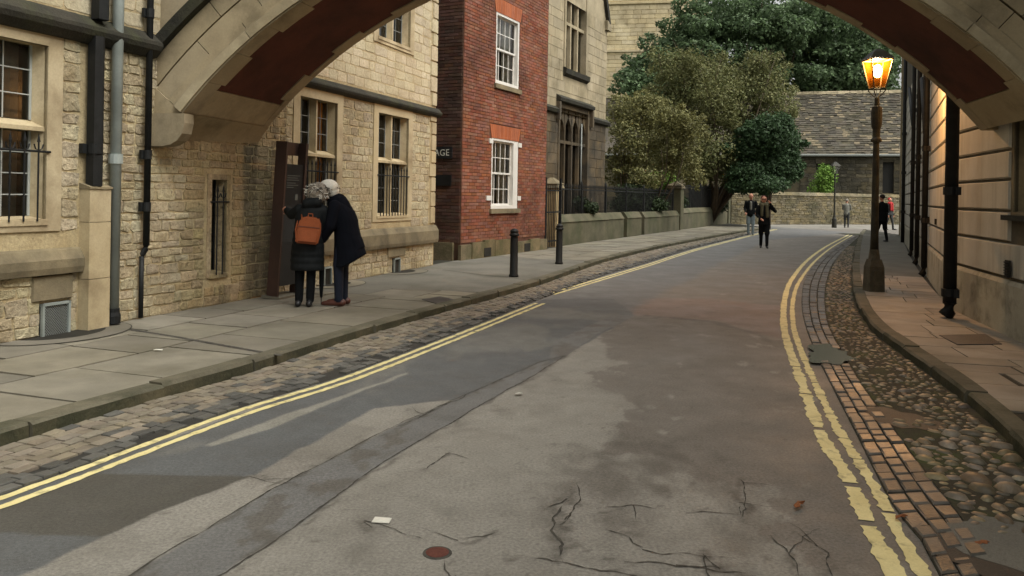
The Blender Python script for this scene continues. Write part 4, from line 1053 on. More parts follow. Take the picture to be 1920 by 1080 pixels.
g_ = .0008
for (r0, r1, t0, t1, mat, n, name) in ((5.80, 5.90, -.035, .06, 'bridge_mould', 9, 'arch_moulding'), (5.90, 6.018, -.012, .08, 'bridge', 9, 'voussoir'), (6.028, 6.233, 0, .08, 'bridge', 13, 'voussoir'), (6.257, 6.47, .004, .08, 'bridge', 11, 'voussoir'), (6.475, 6.60, -.045, .08, 'moss_stone', 8, 'drip_moulding'),
                                       (5.80, 6.5, .95, 1.0, 'bridge', 15, 'voussoir')):
    ph = rng.uniform(-.3, .3)
    for i in range(n):
        a0 = -AL + 2 * AL * i / n; a1 = -AL + 2 * AL * (i + 1) / n
        if 0 < i: a0 += 2 * AL / n * ph * .5
        if i < n - 1: a1 += 2 * AL / n * ph * .5
        arc_piece(name, r0, r1, a0 + g_, a1 - g_, t0, t1, mat)
# stone borders of the soffit, toothed like quoins
nq = 22
for i in range(nq):
    a0, a1 = -AL + 2 * AL * i / nq, -AL + 2 * AL * (i + 1) / nq
    arc_piece('soffit_block', 5.785 + rng.uniform(0, .004), 5.93, a0 + g_ * .5, a1 - g_ * .5, -.02, (.12, .16)[i % 2], 'bridge', 4)
    arc_piece('soffit_block', 5.785 + rng.uniform(0, .004), 5.93, a0 + g_ * .5, a1 - g_ * .5, (.92, .86)[i % 2], .99, 'bridge', 4)
arc_piece('soffit_panel', 5.80, 5.95, -AL * .925, AL * .925, .1, .95, 'soffit', 60)
for sg in (-1, 1):
    arc_piece('springer_block', 5.79, 5.99, sg * AL * .927, sg * AL * .999, .1, .93, 'bridge', 6)
# body above the arch, built as a real wall to wall structure
def spandrel(t0, t1, name):
    n = 40; v = []; f = []
    for i in range(n + 1):
        s = -5.4 + 11.2 * i / n; r = 6.52
        zlow = ZC + math.sqrt(max(r * r - s * s, 0)) if abs(s) < r else 2.2
        
        v += [bp(s, t0, zlow), bp(s, t0, 7.2), bp(s, t1, 7.2), bp(s, t1, zlow)]
    f = [(4 * i + j, 4 * i + (j + 1) % 4, 4 * i + 4 + (j + 1) % 4, 4 * i + 4 + j) for i in range(n) for j in range(4)]
    return mk(name, v, f, 'bridge', bridge)
spandrel(.03, .09, 'spandrel_wall'); spandrel(.91, .975, 'spandrel_wall')
v = [bp(-5.4, -.06, 7.2), bp(5.8, -.06, 7.2), bp(5.8, 1.06, 7.2), bp(-5.4, 1.06, 7.2), bp(-5.4, .5, 8.3), bp(5.8, .5, 8.3)]
mk('roof', v, [(0, 1, 5, 4), (2, 3, 4, 5), (0, 4, 3), (1, 2, 5), (3, 2, 1, 0)], 'slate', bridge)
# springers between the ring ends and the walls, and the rounded corbels that carry them
for sg in (-1, 1):
    S_ = lambda p: p if sg < 0 else -p
    for t0, t1 in ((-.010, .10), (.90, .992)):
        pf = [(-5.6, 2.41), (-4.475, 2.41)] + [(-r_ * math.sin(AL), ZC + r_ * math.cos(AL)) for r_ in (5.95, 6.3, 6.60)] + [(-5.6, ZC + 6.6 * math.cos(AL))]
        MB().hexa([bp(S_(p[0]), t0, p[1]) for p in pf], [bp(S_(p[0]), t1, p[1]) for p in pf]).build('springer_block', 'bridge', bridge)
    if sg > 0: continue
    prof = [(-5.6, 2.405), (-4.44, 2.405), (-4.435, 2.30), (-4.46, 2.18), (-4.52, 2.10), (-4.60, 2.055), (-4.70, 2.035), (-5.6, 2.035)]
    MB().hexa([bp(S_(p[0]), -.03, p[1]) for p in prof], [bp(S_(p[0]), .065, p[1]) for p in prof]).build('corbel', 'bridge', bridge)
    fs = lambda t: (LF.n.dot(LF.o - BN - DV * t)) / LF.n.dot(ES)        # where the college facade cuts the bridge frame
    v = []; ts_ = [.066 + (.985 - .066) * i / 12 for i in range(13)]; m_ = 9
    for t in ts_:
        for j in range(m_):
            q = j / (m_ - 1); e = q * q * (3 - 2 * q); v.append(bp(-4.455 + (fs(t) - .02 + 4.455) * (1 - (1 - q) ** 1.7), t, 2.41 - .34 * q))
    MB().add(v, [(i * m_ + j, i * m_ + j + 1, (i + 1) * m_ + j + 1, (i + 1) * m_ + j) for i in range(12) for j in range(m_ - 1)]).build('springer_face', 'bridge', bridge, smooth=True)

# ---- red brick house
house = empty('brick_house', RH.o, RH.rz)
tag(house, 'red brick house with white sash windows between the stone buildings', 'house')
W1 = (1.42, 2.86, 1.22, 2.90); W2 = (1.55, 2.82, 4.20, 5.90)
hb = MB(); grid_wall(hb, 0, RH.L, -.1, 9.8, [W1, W2], 0, .12)
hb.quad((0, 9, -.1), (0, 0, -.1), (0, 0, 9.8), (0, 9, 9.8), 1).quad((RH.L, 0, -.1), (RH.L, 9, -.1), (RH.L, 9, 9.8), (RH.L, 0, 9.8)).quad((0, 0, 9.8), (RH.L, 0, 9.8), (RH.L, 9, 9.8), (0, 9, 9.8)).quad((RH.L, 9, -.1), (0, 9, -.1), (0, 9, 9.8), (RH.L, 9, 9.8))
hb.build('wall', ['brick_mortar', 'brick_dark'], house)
MB().box(.2, RH.L - .2, 1.2, 8.8, 0, 9.6).build('interior', 'room', house)
def brick_rects(s0, s1, z0, z1, holes, bl=.228, bh=.075, g=.006):
    out = []; z = z0; k = 0
    while z + bh <= z1 + 1e-6:
        x = s0 - (bl / 2 if k % 2 else 0)
        while x < s1:
            a, b = max(x, s0), min(x + bl, s1)
            for h in holes:
                if h[2] < z + bh * .6 and h[3] > z + bh * .4:
                    if a >= h[0] and b <= h[1]: a = b
                    elif a < h[0] < b: b = h[0]
                    elif a < h[1] < b: a = h[1]
            if b - a > .03: out.append((a + g / 2, b - g / 2, z + g / 2, z + bh - g / 2))
            x += bl
        z += bh; k += 1
    return out
lin1 = (1.42 - .12, 2.86 + .12, 2.90, 3.22); lin2 = (1.42, 2.96, 5.90, 6.24)
geoB = lambda w, h: block_geo(w, h, .012 + rng.uniform(-.004, .004), .004)
BR = brick_rects(.02, RH.L - .02, .47, 7.2, [W1, W2, lin1, lin2, (W1[0], W1[1], W1[2] - .1, W1[2]), (W2[0], W2[1], W2[2] - .1, W2[2])])
lay(BR, house, RH, 'brick', 'brick', 'bricks', geoB, 0, 300)
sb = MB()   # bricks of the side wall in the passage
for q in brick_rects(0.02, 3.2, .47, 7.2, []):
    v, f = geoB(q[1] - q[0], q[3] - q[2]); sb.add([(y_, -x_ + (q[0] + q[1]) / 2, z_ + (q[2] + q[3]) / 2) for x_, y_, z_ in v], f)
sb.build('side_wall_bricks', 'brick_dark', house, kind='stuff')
for ln in (lin1, lin2):
    n = 15
    for i in range(n):
        a, b = ln[0] + (ln[1] - ln[0]) * i / n, ln[0] + (ln[1] - ln[0]) * (i + 1) / n; cx_ = (ln[0] + ln[1]) / 2; k = .12
        lo = [(a + .003 - (a - cx_) * k, -.016, ln[2]), (b - .003 - (b - cx_) * k, -.016, ln[2]), (b - .003 - (b - cx_) * k, .05, ln[2]), (a + .003 - (a - cx_) * k, .05, ln[2])]
        hi = [(a + .003, -.016, ln[3]), (b - .003, -.016, ln[3]), (b - .003, .05, ln[3]), (a + .003, .05, ln[3])]
        MB().hexa(lo, hi).build('lintel_brick', 'gauged', house)
x = -.05; i = 0
while x < RH.L:
    w = rng.uniform(.3, .85); e = min(x + w, RH.L + .02); hgt = rng.uniform(.33, .40) - .08 * (x > 2.2)
    MB().box(x + .004, e - .004, -.06 + rng.uniform(-.015, .015), .02, 0, .10 + hgt).build('plinth_block', 'plinth', house); x = e
for a in (1.0, 3.2):
    MB().box(a, a + .34, -.085, -.03, .12, .32).build('air_vent', 'well', house)
for q, yy in (((.15, 1.0), 0), ((1.0, 2.2), 0)):
    MB().box(-.07, .02, q[0], q[1] - .01, 0, .48).build('plinth_block', 'plinth', house)
def sash(root, s0, s1, z0, z1, lugs=False):
    y = .07; w = MB(); t = .055
    right = .26 if lugs else .07     # deep boxed right jamb
    for q in ((s0, s0 + t, z0, z1), (s1 - right, s1, z0, z1), (s0 + t, s1 - right, z1 - t, z1), (s0 + t, s1 - right, z0, z0 + t * 1.4)): w.box(q[0], q[1], y - .075, y + .05, q[2], q[3])
    if lugs:
        for xx in (s0 - .16, s1 - .02): w.box(xx, xx + .18, -.035, .02, z1 - .14, z1 - .03).box(xx - (.1 if xx < s0 else 0), xx + .18, -.035, .02, z0 + .20, z0 + .31)
    o = w.build('window', 'white_paint', root)
    a, b, c, d = s0 + t, s1 - right, z0 + t * 1.4, z1 - t; mid = (c + d) / 2
    for (c0, d0, yy) in ((mid - .02, d, y + .0), (c, mid + .02, y + .03)):
        f_ = MB()
        for q in ((a, a + .045, c0, d0), (b - .045, b, c0, d0), (a + .045, b - .045, d0 - .045, d0), (a + .045, b - .045, c0, c0 + .045)): f_.box(q[0], q[1], yy, yy + .03, q[2], q[3])
        s_ = f_.build('sash', 'white_paint', o)
        gb = MB(); bw = .020
        for k in (1, 2, 3): x = a + .045 + (b - a - .09) * k / 4; gb.box(x - bw / 2, x + bw / 2, yy + .004, yy + .024, c0 + .045, d0 - .045)
        z = (c0 + d0) / 2; gb.box(a + .045, b - .045, yy + .006, yy + .022, z - bw / 2, z + bw / 2)
        gb.build('glazing_bar', 'white_paint', o)
        for k in range(4):
            for m_ in range(2):
                x0 = a + .045 + (b - a - .09) * k / 4; x1 = a + .045 + (b - a - .09) * (k + 1) / 4; zz0 = c0 + .045 + (d0 - c0 - .09) * m_ / 2; zz1 = c0 + .045 + (d0 - c0 - .09) * (m_ + 1) / 2
                mk('pane', [(x0, yy + .015, zz0), (x1, yy + .015, zz0), (x1, yy + .015, zz1), (x0, yy + .015, zz1)], [(0, 1, 2, 3)], 'glass', o)
    for (x0, x1) in ((a, a + (b - a) * .47), (a + (b - a) * .55, b)):
        n = 16; v = []
        for i in range(n + 1): x = x0 + (x1 - x0) * i / n; yy = y + .12 + .012 * math.sin(i * 2.4 + x0); v += [(x, yy, c), (x, yy, d)]
        mk('net_curtain', v, [(2 * i, 2 * i + 2, 2 * i + 3, 2 * i + 1) for i in range(n)], 'net', o)
    MB().add([(s0, y + .8, z0), (s1, y + .8, z0), (s1, y + .8, z1), (s0, y + .8, z1), (s0, y + .06, z0), (s1, y + .06, z0), (s1, y + .06, z1), (s0, y + .06, z1)], [(0, 1, 2, 3), (0, 4, 5, 1), (1, 5, 6, 2), (2, 6, 7, 3), (3, 7, 4, 0)]).build('room_interior', 'room', o)
    MB().box(s0 - .08, s1 + .08, -.07, .10, z0 - .11, z0 - .003).build('sill', 'ashlar_dirty', o)
sash(house, *W1, lugs=True); sash(house, *W2)

# ---- name boards in the passage
side_fr = Frame(RH.w(0, -6), RH.w(0, 0))          # the side wall of the brick house, facing the passage
sg_n = .03
sA = side_fr.s(848, 286, sg_n); sz = side_fr.z(840, 286, sg_n)
def board(name, label, s0, s1, z0, z1, text=None):
    b = empty(name, side_fr.o, side_fr.rz); tag(b, label, 'sign')
    MB().box(s0, s1, -.045, -.018, z0, z1).build('board', 'panel', b)
    if text:
        cu = bpy.data.curves.new('lettering', 'FONT'); cu.body = text; cu.size = (z1 - z0) * .78; cu.extrude = .002; cu.align_x = 'RIGHT'; cu.space_character = 1.1
        for f_ in ('Times', 'Serif'): pass
        t = bpy.data.objects.new('lettering_src', cu); COL.objects.link(t)
        dg = bpy.context.evaluated_depsgraph_get(); me = bpy.data.meshes.new_from_object(t.evaluated_get(dg)); bpy.data.objects.remove(t)
        me.materials.clear(); me.materials.append(M['letter'])
        xs_ = [v.co.x for v in me.vertices]; wt = max(xs_) - min(xs_); e1, e0 = side_fr.s(842, 286, .048), side_fr.s(814.5, 286, .048)
        for v in me.vertices: v.co.x = (v.co.x - max(xs_)) * (e1 - e0) / wt
        o = link('lettering', me, b, (e1, -.048, z0 + (z1 - z0) * .23)); o.rotation_euler = (math.radians(90), 0, 0)
    return b
z1_ = side_fr.z(830, 275, sg_n); z0_ = side_fr.z(830, 297, sg_n)
board('name_board', 'black passage name board with white capitals on the sooty side wall', side_fr.s(848, 286, sg_n) - 1.2, side_fr.s(848, 286, sg_n), z0_, z1_, 'AGE')
board('blank_board', 'plain black plaque below the lettered board on the sooty side wall', side_fr.s(846, 338, sg_n) - .9, side_fr.s(846, 338, sg_n), side_fr.z(830, 348, sg_n), side_fr.z(830, 328, sg_n))

# ---- gothic hall
HF = Frame(RH.w(RH.L), RH.w(RH.L + 5), off=-1.3)
hall = empty('gothic_hall', HF.o, HF.rz); tag(hall, 'stained gothic stone hall with tall traceried windows behind the railings', 'building')
h1 = HF.s(1137, 150)
def HP(x, y, n=0): return HF.hit(x, y, n)
lw = (HP(1048, 260)[0], HP(1101, 270)[0], .6, HP(1070, 205)[1]); uw = (HP(1060, 60)[0], HP(1099, 60)[0], HP(1075, 132)[1], HP(1075, -45)[1])
strz = HP(1040, 205)[1]
wh = MB(); zg = HP(1137, 45)[1]; zg2 = zg + 2.2
grid_wall(wh, -.6, h1, -.1, strz, [lw], 0, .35, 1); grid_wall(wh, -.6, h1, strz, zg, [(lw[0], lw[1], strz, lw[3]), uw] if lw[3] > strz else [uw], 0, .35, 0)
wh.add([(-.6, 0, zg), (h1, 0, zg), (h1 - 1.6, 0, zg2 + 1.2), (-.6, 0, zg2 + 1.2)], [(0, 1, 2, 3)], 0)
wh.add([(h1, 0, -.1), (h1, 9, -.1), (h1, 9, zg), (h1, 0, zg), (h1 - 1.6, 0, zg2 + 1.2), (h1 - 1.6, 9, zg2 + 1.2), (-.6, 9, zg2 + 1.2), (-.6, 0, zg2 + 1.2)], [(0, 1, 2, 3), (3, 2, 5, 4), (4, 5, 6, 7)], 0)
wh.build('wall', ['hall', 'hall_dark'], hall)
MB().box(-.4, h1 - .2, 1.2, 8.8, 0, zg - .2).build('interior', 'room', hall)
R = courses(-.5, h1 - .02, 1.0, strz - .1, (.28, .36), (.5, .95), [(lw[0] - .12, lw[1] + .12, 0, 9)])
lay(R, hall, HF, 'ashlar_block', 'hall_dark', 'ashlar_blocks', lambda w, h: block_geo(w - .004, h - .004, .012, .006))
R = courses(-.5, h1 - .02, strz + .08, zg, (.28, .36), (.5, .95), [(lw[0] - .25, lw[1] + .25, 0, lw[3] + .3), (uw[0] - .15, uw[1] + .15, uw[2] - .35, 19)])
lay(R, hall, HF, 'ashlar_block', 'hall', 'ashlar_blocks', lambda w, h: block_geo(w - .002, h - .002, .010, .005))
def gothic(q, n, tz, mat):
    a, b, c, d = q; w = MB(); y = .12
    for x0, x1 in ((a - .12, a + .03), (b - .03, b + .12)): w.box(x0, x1, -.03, .25, c, d)
    w.box(a + .03, b - .03, -.03, .25, d - .03, d + .10)
    xs = [a + (b - a) * i / n for i in range(n + 1)]; lwid = (b - a) / n
    for x in xs[1:-1]: w.box(x - .045, x + .045, y - .06, y + .10, c, d - .02)
    if tz: w.box(a + .03, b - .03, y - .055, y + .095, tz - .05, tz + .05)
    hd = min(.75, lwid * 1.5)
    for i, x in enumerate(xs):
        k = [(-.045, d - hd), (-.10, d - hd * .72), (-lwid * .44, d - hd * .42), (-lwid * .34, d - hd * .2), (-lwid * .49, d - .03), (lwid * .49, d - .03), (lwid * .34, d - hd * .2), (lwid * .44, d - hd * .42), (.10, d - hd * .72), (.045, d - hd)]
        if i == 0: k = [(max(p, .0), z) for p, z in k]
        if i == n: k = [(min(p, .0), z) for p, z in k]
        w.prism([(x + p, z) for p, z in k], 'y', y - .045, y + .08)
    o = w.build('window', mat, hall)
    for x0, x1 in zip(xs, xs[1:]):
        for c0, d0 in (((c, tz), (tz, d)) if tz else ((c, d),)):
            mk('pane', [(x0 + .04, y + .06, c0), (x1 - .04, y + .06, c0), (x1 - .04, y + .06, d0), (x0 + .04, y + .06, d0)], [(0, 1, 2, 3)], 'glass', o)
    return o
lo_ = gothic(lw, 4, HP(1070, 268)[1], 'hall_dark'); up_ = gothic(uw, 3, HP(1075, 48)[1], 'hall')
MB().prism([(0, lw[3] + .12), (-.16, lw[3] + .16), (-.18, lw[3] + .26), (0, lw[3] + .38)], 'x', lw[0] - .3, lw[1] + .3).build('label_moulding', 'moss_stone', lo_)
for xx in (lw[0] - .30, lw[1] + .16): MB().box(xx, xx + .14, -.14, .0, lw[3] - .45, lw[3] + .13).build('label_stop', 'hall_dark', lo_)
MB().prism([(0, uw[2] - .3), (-.12, uw[2] - .22), (-.14, uw[2] - .06), (0, uw[2])], 'x', uw[0] - .15, uw[1] + .15).build('sill', 'moss_stone', up_)
for a, b in ((-.6, lw[0] - .32), (lw[1] + .32, h1 + .16)): MB().prism([(0, strz - .14), (-.12, strz - .1), (-.16, strz), (0, strz + .12)], 'x', a, b).build('string_course', 'moss_stone', hall)
MB().hexa([(h1 - .3, -.12, zg - .25), (h1 + .15, -.12, zg - .25), (h1 + .15, .3, zg - .25), (h1 - .3, .3, zg - .25)], [(h1 - .3, -.12, zg + .1), (h1 + .1, -.12, zg), (h1 + .1, .3, zg), (h1 - .3, .3, zg + .1)]).build('kneeler', 'hall', hall)
MB().add([(h1 + .10, -.12, zg), (h1 + .1, .35, zg), (h1 - 1.5, .35, zg2 + 1.2), (h1 - 1.5, -.12, zg2 + 1.2), (h1 - .1, -.12, zg), (h1 - .1, .35, zg), (h1 - 1.7, .35, zg2 + 1.2), (h1 - 1.7, -.12, zg2 + 1.2)], [(0, 1, 2, 3), (7, 6, 5, 4), (0, 3, 7, 4), (1, 5, 6, 2), (0, 4, 5, 1)]).build('gable_coping', 'moss_stone', hall)
pipe(hall, lw[0] + (lw[1] - lw[0]) * .76, -.02, .8, lw[3] - .4, .025, 'lead')

# ---- garden walls, piers, railings, gate
def pier(name, label, s, w, top, mat='pier', group=None):
    o = empty(name, GW.w(s), GW.rz); tag(o, label, 'pier', group)
    for k, (a, b) in enumerate(((0, .4), (.4, 1.0), (1.0, top))): MB().box(0, w, 0, w, a + .002, b - .002).build('shaft_block', mat, o)
    MB().hexa([(-.06, -.06, top), (w + .06, -.06, top), (w + .06, w + .06, top), (-.06, w + .06, top)], [(-.02, -.02, top + .12), (w + .02, -.02, top + .12), (w + .02, w + .02, top + .12), (-.02, w + .02, top + .12)]).hexa([(-.05, -.05, top + .121), (w + .05, -.05, top + .121), (w + .05, w + .05, top + .121), (-.05, w + .05, top + .121)], [(w * .4, w * .4, top + .3), (w * .6, w * .4, top + .3), (w * .6, w * .6, top + .3), (w * .4, w * .6, top + .3)]).build('cap', 'ashlar_dirty', o)
    return o
pier('gate_pier', 'buff stone gate pier beside the iron gate and the brick house', -.80, .46, 1.78)
pier('garden_pier', 'taller grey stone pier ending the first run of railings', 14.4, .62, 2.0, 'low_wall')
pier('garden_pier', 'stone pier at the far end of the railings by the yew', 26.6, .6, 2.0, 'low_wall')
def low_wall(label, s0, s1, h, y0=0.05, th=.42):
    o = empty('low_wall', GW.w(s0), GW.rz); tag(o, label, 'wall')
    L = s1 - s0; n = max(1, round(L / 1.9))
    for i in range(n):
        a, b = L * i / n, L * (i + 1) / n
        MB().box(a + .002, b - .002, y0, y0 + th, -.05, h - .22).build('wall_block', 'low_wall', o)
        MB().hexa([(a + .001, y0 - .03, h - .22), (b - .001, y0 - .03, h - .22), (b - .001, y0 + th + .03, h - .22), (a + .001, y0 + th + .03, h - .22)], [(a + .001, y0 + .12, h), (b - .001, y0 + .12, h), (b - .001, y0 + th - .1, h), (a + .001, y0 + th - .1, h)]).build('coping', 'low_wall', o)
low_wall('long mossy low wall next to the buff gate pier', -.33, 5.9, 1.0)
low_wall('short block of low wall between two dark gaps', 6.3, 8.2, 1.0)
low_wall('low wall run ending at the taller grey pier', 8.6, 14.35, .98)
low_wall('low wall run beyond the taller grey pier', 15.1, 26.5, 1.08)
rb = None
def railing(label, s0, s1, z0, z1, y, step=.13):
    o = empty('railing', GW.w(s0, 0), GW.rz); tag(o, label, 'railing')
    L = s1 - s0
    for z in (z0 + .10, z1 - .14): MB().box(0, L, y - .012, y + .012, z - .02, z + .02).build('rail', 'iron', o)
    me = None
    for i in range(int(L / step) + 1):
        if me is None:
            b = MB().tube([(0, 0, z0), (0, 0, z1 - .06)], .011, 6).lathe([(.022, 0), (.016, .05), (.001, .12)], 6, (0, 0, z1 - .07)).build('bar', 'iron', o, loc=(0, y, 0)); me = b.data
        else: b = link('bar', me, o, (i * step, y, 0))
    for i in range(0, int(L / 2.4) + 1):
        MB().box(i * 2.4 - .03, i * 2.4 + .03, y - .035, y + .025, z0 - .3, z1 + .02).lathe([(.05, 0), (.03, .08), (.001, .16)], 8, (i * 2.4, y, z1 + .02)).build('standard', 'iron', o)
railing('black iron railing in front of the gothic hall', -.28, 14.2, .8, 1.9, .30)
railing('black iron railing beyond the taller grey pier', 15.2, 26.4, .9, 2.2, .30)
gate = empty('iron_gate', RH.w(RH.L - .02), RH.rz); tag(gate, 'tall narrow black iron gate between the brick house and the gate pier', 'gate')
gl_ = max(.5, (GW.w(-.80) - RH.w(RH.L)).length - .05)
for x in (0.03, gl_): MB().box(x - .03, x + .03, -.03, .03, .1, 2.05).build('gate_post', 'iron', gate)
for z in (.3, 1.1, 1.7): MB().box(.06, gl_ - .03, -.012, .012, z - .02, z + .02).build('gate_rail', 'iron', gate)
n = max(3, int(gl_ / .11))
for i in range(1, n): MB().tube([(gl_ * i / n, 0, .15), (gl_ * i / n, 0, 1.85)], .011, 6).build('bar', 'iron', gate)

# ---- far garden wall
fw = empty('garden_wall', FWF.o, FWF.rz); tag(fw, 'old rubble garden wall closing the view at the bend', 'wall')
FL = 30.0
MB().box(-.3, FL, .03, .5, -.1, 1.85).build('wall_core', 'old_wall', fw)
RFW = courses(-.3, FL, 0, 1.84, (.09, .17), (.2, .55), [])
lay(RFW, fw, FWF, 'stone', 'old_wall', 'stones', lambda w, h: stone_geo(w, h, .05, .12), .03, 300)
x = -.3
while x < FL:
    w = rng.uniform(.5, .9); MB().hexa([(x, -.06, 1.85), (x + w - .01, -.06, 1.85), (x + w - .01, .6, 1.85), (x, .6, 1.85)], [(x, .1, 2.06), (x + w - .01, .1, 2.06), (x + w - .01, .42, 2.06), (x, .42, 2.06)]).build('coping_stone', 'old_wall', fw); x += w

# ---- building with the stone slate roof
bA, bB = at(1120, 290, 67), at(1720, 288, 60)
BF = Frame(bA, bB)
barn = empty('slate_roofed_building', BF.o, BF.rz); tag(barn, 'long low stone building with a mottled stone slate roof behind the garden wall', 'building')
BL = BF.L + 9; ez = BF.z(1500, 290); rz_ = BF.hit(1500, 174, -5.0)[1]
bw = MB()
bholes = [(BF.s(1655, 330), BF.s(1676, 330), 2.2, ez - .55), (BF.s(1530, 330), BF.s(1560, 330), 1.6, ez - .7), (BF.s(1420, 330), BF.s(1450, 330), 1.6, ez - .7)]
grid_wall(bw, -2, BL, -.1, ez, bholes, 0, .4); bw.quad((-2, 10, 0), (-2, 0, 0), (-2, 0, ez), (-2, 10, ez)).quad((BL, 0, 0), (BL, 10, 0), (BL, 10, ez), (BL, 0, ez)).quad((BL, 10, 0), (-2, 10, 0), (-2, 10, ez), (BL, 10, ez)).add([(-2, 0, ez), (-2, 10, ez), (-2, 5, rz_), (BL, 0, ez), (BL, 10, ez), (BL, 5, rz_)], [(0, 2, 1), (3, 4, 5)])
bw.build('wall', 'barn_wall', barn)
R = courses(BF.s(1500, 320), BF.L + 2, 1.6, ez - .2, (.2, .34), (.3, .8), bholes)
lay(R, barn, BF, 'stone', 'barn_wall', 'stones', lambda w, h: stone_geo(w, h, .05, .1), 0, 120)
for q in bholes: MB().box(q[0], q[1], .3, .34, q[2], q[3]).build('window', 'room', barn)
MB().add([(-2.2, -.25, ez - .05), (BL, -.25, ez - .05), (BL, 5, rz_), (-2.2, 5, rz_), (-2.2, 10.2, ez - .05), (BL, 10.2, ez - .05)], [(0, 1, 2, 3), (3, 2, 5, 4)]).build('roof', 'slate', barn)
roof_slates = MB(); nrw = 34; sl = Vector((0, 5.25, rz_ - ez + .05)); slu = sl.normalized(); nn = Vector((0, -slu.z, slu.y))
t = 0; 
for r_ in range(nrw):
    # courses get smaller towards the ridge
    f0 = 1 - (1 - r_ / nrw) ** 1.15; f1 = 1 - (1 - (r_ + 1) / nrw) ** 1.15
    x = BF.s(1240, 250) + rng.uniform(-.3, 0)
    while x < BF.L + 3:
        w = rng.uniform(.22, .6) * (1.15 - .45 * r_ / nrw); lift = rng.uniform(.03, .10)
        p0 = Vector((0, -.25, ez - .05)) + sl * f0 - slu * rng.uniform(0, .05); p1 = Vector((0, -.25, ez - .05)) + sl * min(f1 + .01, 1)
        a = p0 + nn * lift; b = p1 + nn * .008
        roof_slates.add([(x, a.y, a.z), (x + w - .012, a.y, a.z), (x + w - .012, b.y, b.z), (x, b.y, b.z), (x, p0.y, p0.z), (x + w - .012, p0.y, p0.z)], [(0, 1, 2, 3), (4, 5, 1, 0)])
        x += w
roof_slates.build('roof_slates', 'slate', barn, kind='stuff')
x = -2.2
while x < BF.L + 3:
    w = rng.uniform(.85, 1.1); MB().prism([(4.72, rz_ - .18), (5.0, rz_ + .09), (5.28, rz_ - .18)], 'x', x, x + w - .03).build('ridge_tile', 'hall', barn); x += w
MB().tube([(-2, -.32, ez - .06), (BL, -.32, ez - .06)], .1, 8).build('gutter_pipe', 'lead', barn)

# ---- bell tower
TWc = at(1130, 200, 88); TWd = at(1318, 200, 86)
TF = Frame(TWc, TWd)
tower = empty('bell_tower', TF.o, TF.rz); tag(tower, 'pale coursed stone tower rising behind the dark evergreen tree', 'tower')
tz = TF.z(1300, -30)
MB().box(-1, TF.L, 0, 11, -.1, tz + 2).build('wall', 'tower', tower)
R = courses(-1, TF.L - .05, 9, tz + 2, (.42, .6), (.7, 1.6), [])
lay(R, tower, TF, 'ashlar_block', 'tower', 'ashlar_blocks', lambda w, h: block_geo(w - .01, h - .01, .05, .02), 0, 200)
for zz in (TF.z(1160, 96), TF.z(1180, 6)): MB().box(-1.1, TF.L + .12, -.18, .0, zz - .1, zz + .12).build('string_course', 'tower', tower)
MB().prism([(TF.L - 2.2, tz + 2), (TF.L - .02, TF.z(1330, 18)), (TF.L + .9, TF.z(1330, 18)), (TF.L + .9, 0), (TF.L - .02, 0)], 'y', .3, 10).build('buttress', 'tower', tower)

# ---- right hand building
rb_ = empty('classical_building', RN.o, RN.rz); tag(rb_, 'rusticated stone building with black drainpipes along the right pavement', 'building')
wz = [.72, 1.12, 1.47, 1.825, 2.16, 2.5, 2.85, 3.2, 3.55, 3.9, 4.25, 4.6, 4.95, 5.3]
near_w = (2.42, 3.5, 1.46, 2.62)
wr = MB(); grid_wall(wr, 0, 14, -.1, 8.8, [near_w], 0, .2); wr.quad((0, 0, 8.8), (14, 0, 8.8), (14, 9, 8.8), (0, 9, 8.8)); wr.build('wall', 'right_joint', rb_)
RFo = empty('far_wall_origin')                     # the far stretch has its own direction, so its pieces are placed through this matrix
bpy.data.objects.remove(RFo)
inv = (Matrix.Translation(RN.o) @ Matrix.Rotation(RN.rz, 4, 'Z')).inverted() @ Matrix.Translation(RF.o) @ Matrix.Rotation(RF.rz, 4, 'Z')
def far(o): o.matrix_basis = inv @ o.matrix_basis; return o
wr = MB(); grid_wall(wr, 0, RF.L, -.1, 8.8, [], 0, .2); wr.quad((0, 9, -.1), (0, 0, -.1), (0, 0, 8.8), (0, 9, 8.8)).quad((0, 0, 8.8), (RF.L, 0, 8.8), (RF.L, 9, 8.8), (0, 9, 8.8)); far(wr.build('wall', 'right_joint', rb_))
def rust_rects(s0, s1, holes, lens):
    out = []
    for c, d in zip(wz, wz[1:]): out += courses(s0, s1, c, d - .0, (d - c, d - c), lens, holes, gap=.002)
    return [(a, b, c + .012, d - .012) for a, b, c, d in out]
geoA = lambda w, h: block_geo(w, h, .035, .016)
for q in rust_rects(.0, 9.0, [grow(near_w, .10)], (2.6, 4.0)):
    v, f = geoA(q[1] - q[0], q[3] - q[2]); mk('ashlar_block', v, f, 'right_stone', rb_, loc=((q[0] + q[1]) / 2, 0, (q[2] + q[3]) / 2))
for q in rust_rects(0.1, RF.L - .0, [], (2.4, 4.2)):
    v, f = geoA(q[1] - q[0], q[3] - q[2]); far(mk('ashlar_block', v, f, 'right_stone', rb_, loc=((q[0] + q[1]) / 2, 0, (q[2] + q[3]) / 2)))
x = 0
while x < 10:
    w = rng.uniform(.9, 1.5); MB().prism([(.01, -.05), (-.06, -.05), (-.06, .66), (-.035, .705), (.01, .705)], 'x', x + .001, x + w - .001).build('plinth_block', 'right_plinth', rb_); x += w
x = 0
while x < RF.L - .05:
    w = min(rng.uniform(1.2, 2), RF.L - x); far(MB().prism([(.01, -.05), (-.06, -.05), (-.06, .66), (-.035, .705), (.01, .705)], 'x', x + .001, x + w - .001).build('plinth_block', 'right_plinth', rb_)); x += w
w_ = stone_window(rb_, *near_w, 1, None, sur=.08, depth=.12, name='window', mat='ashlar_dirty', cols=3, hrow=.4, lead='timber')
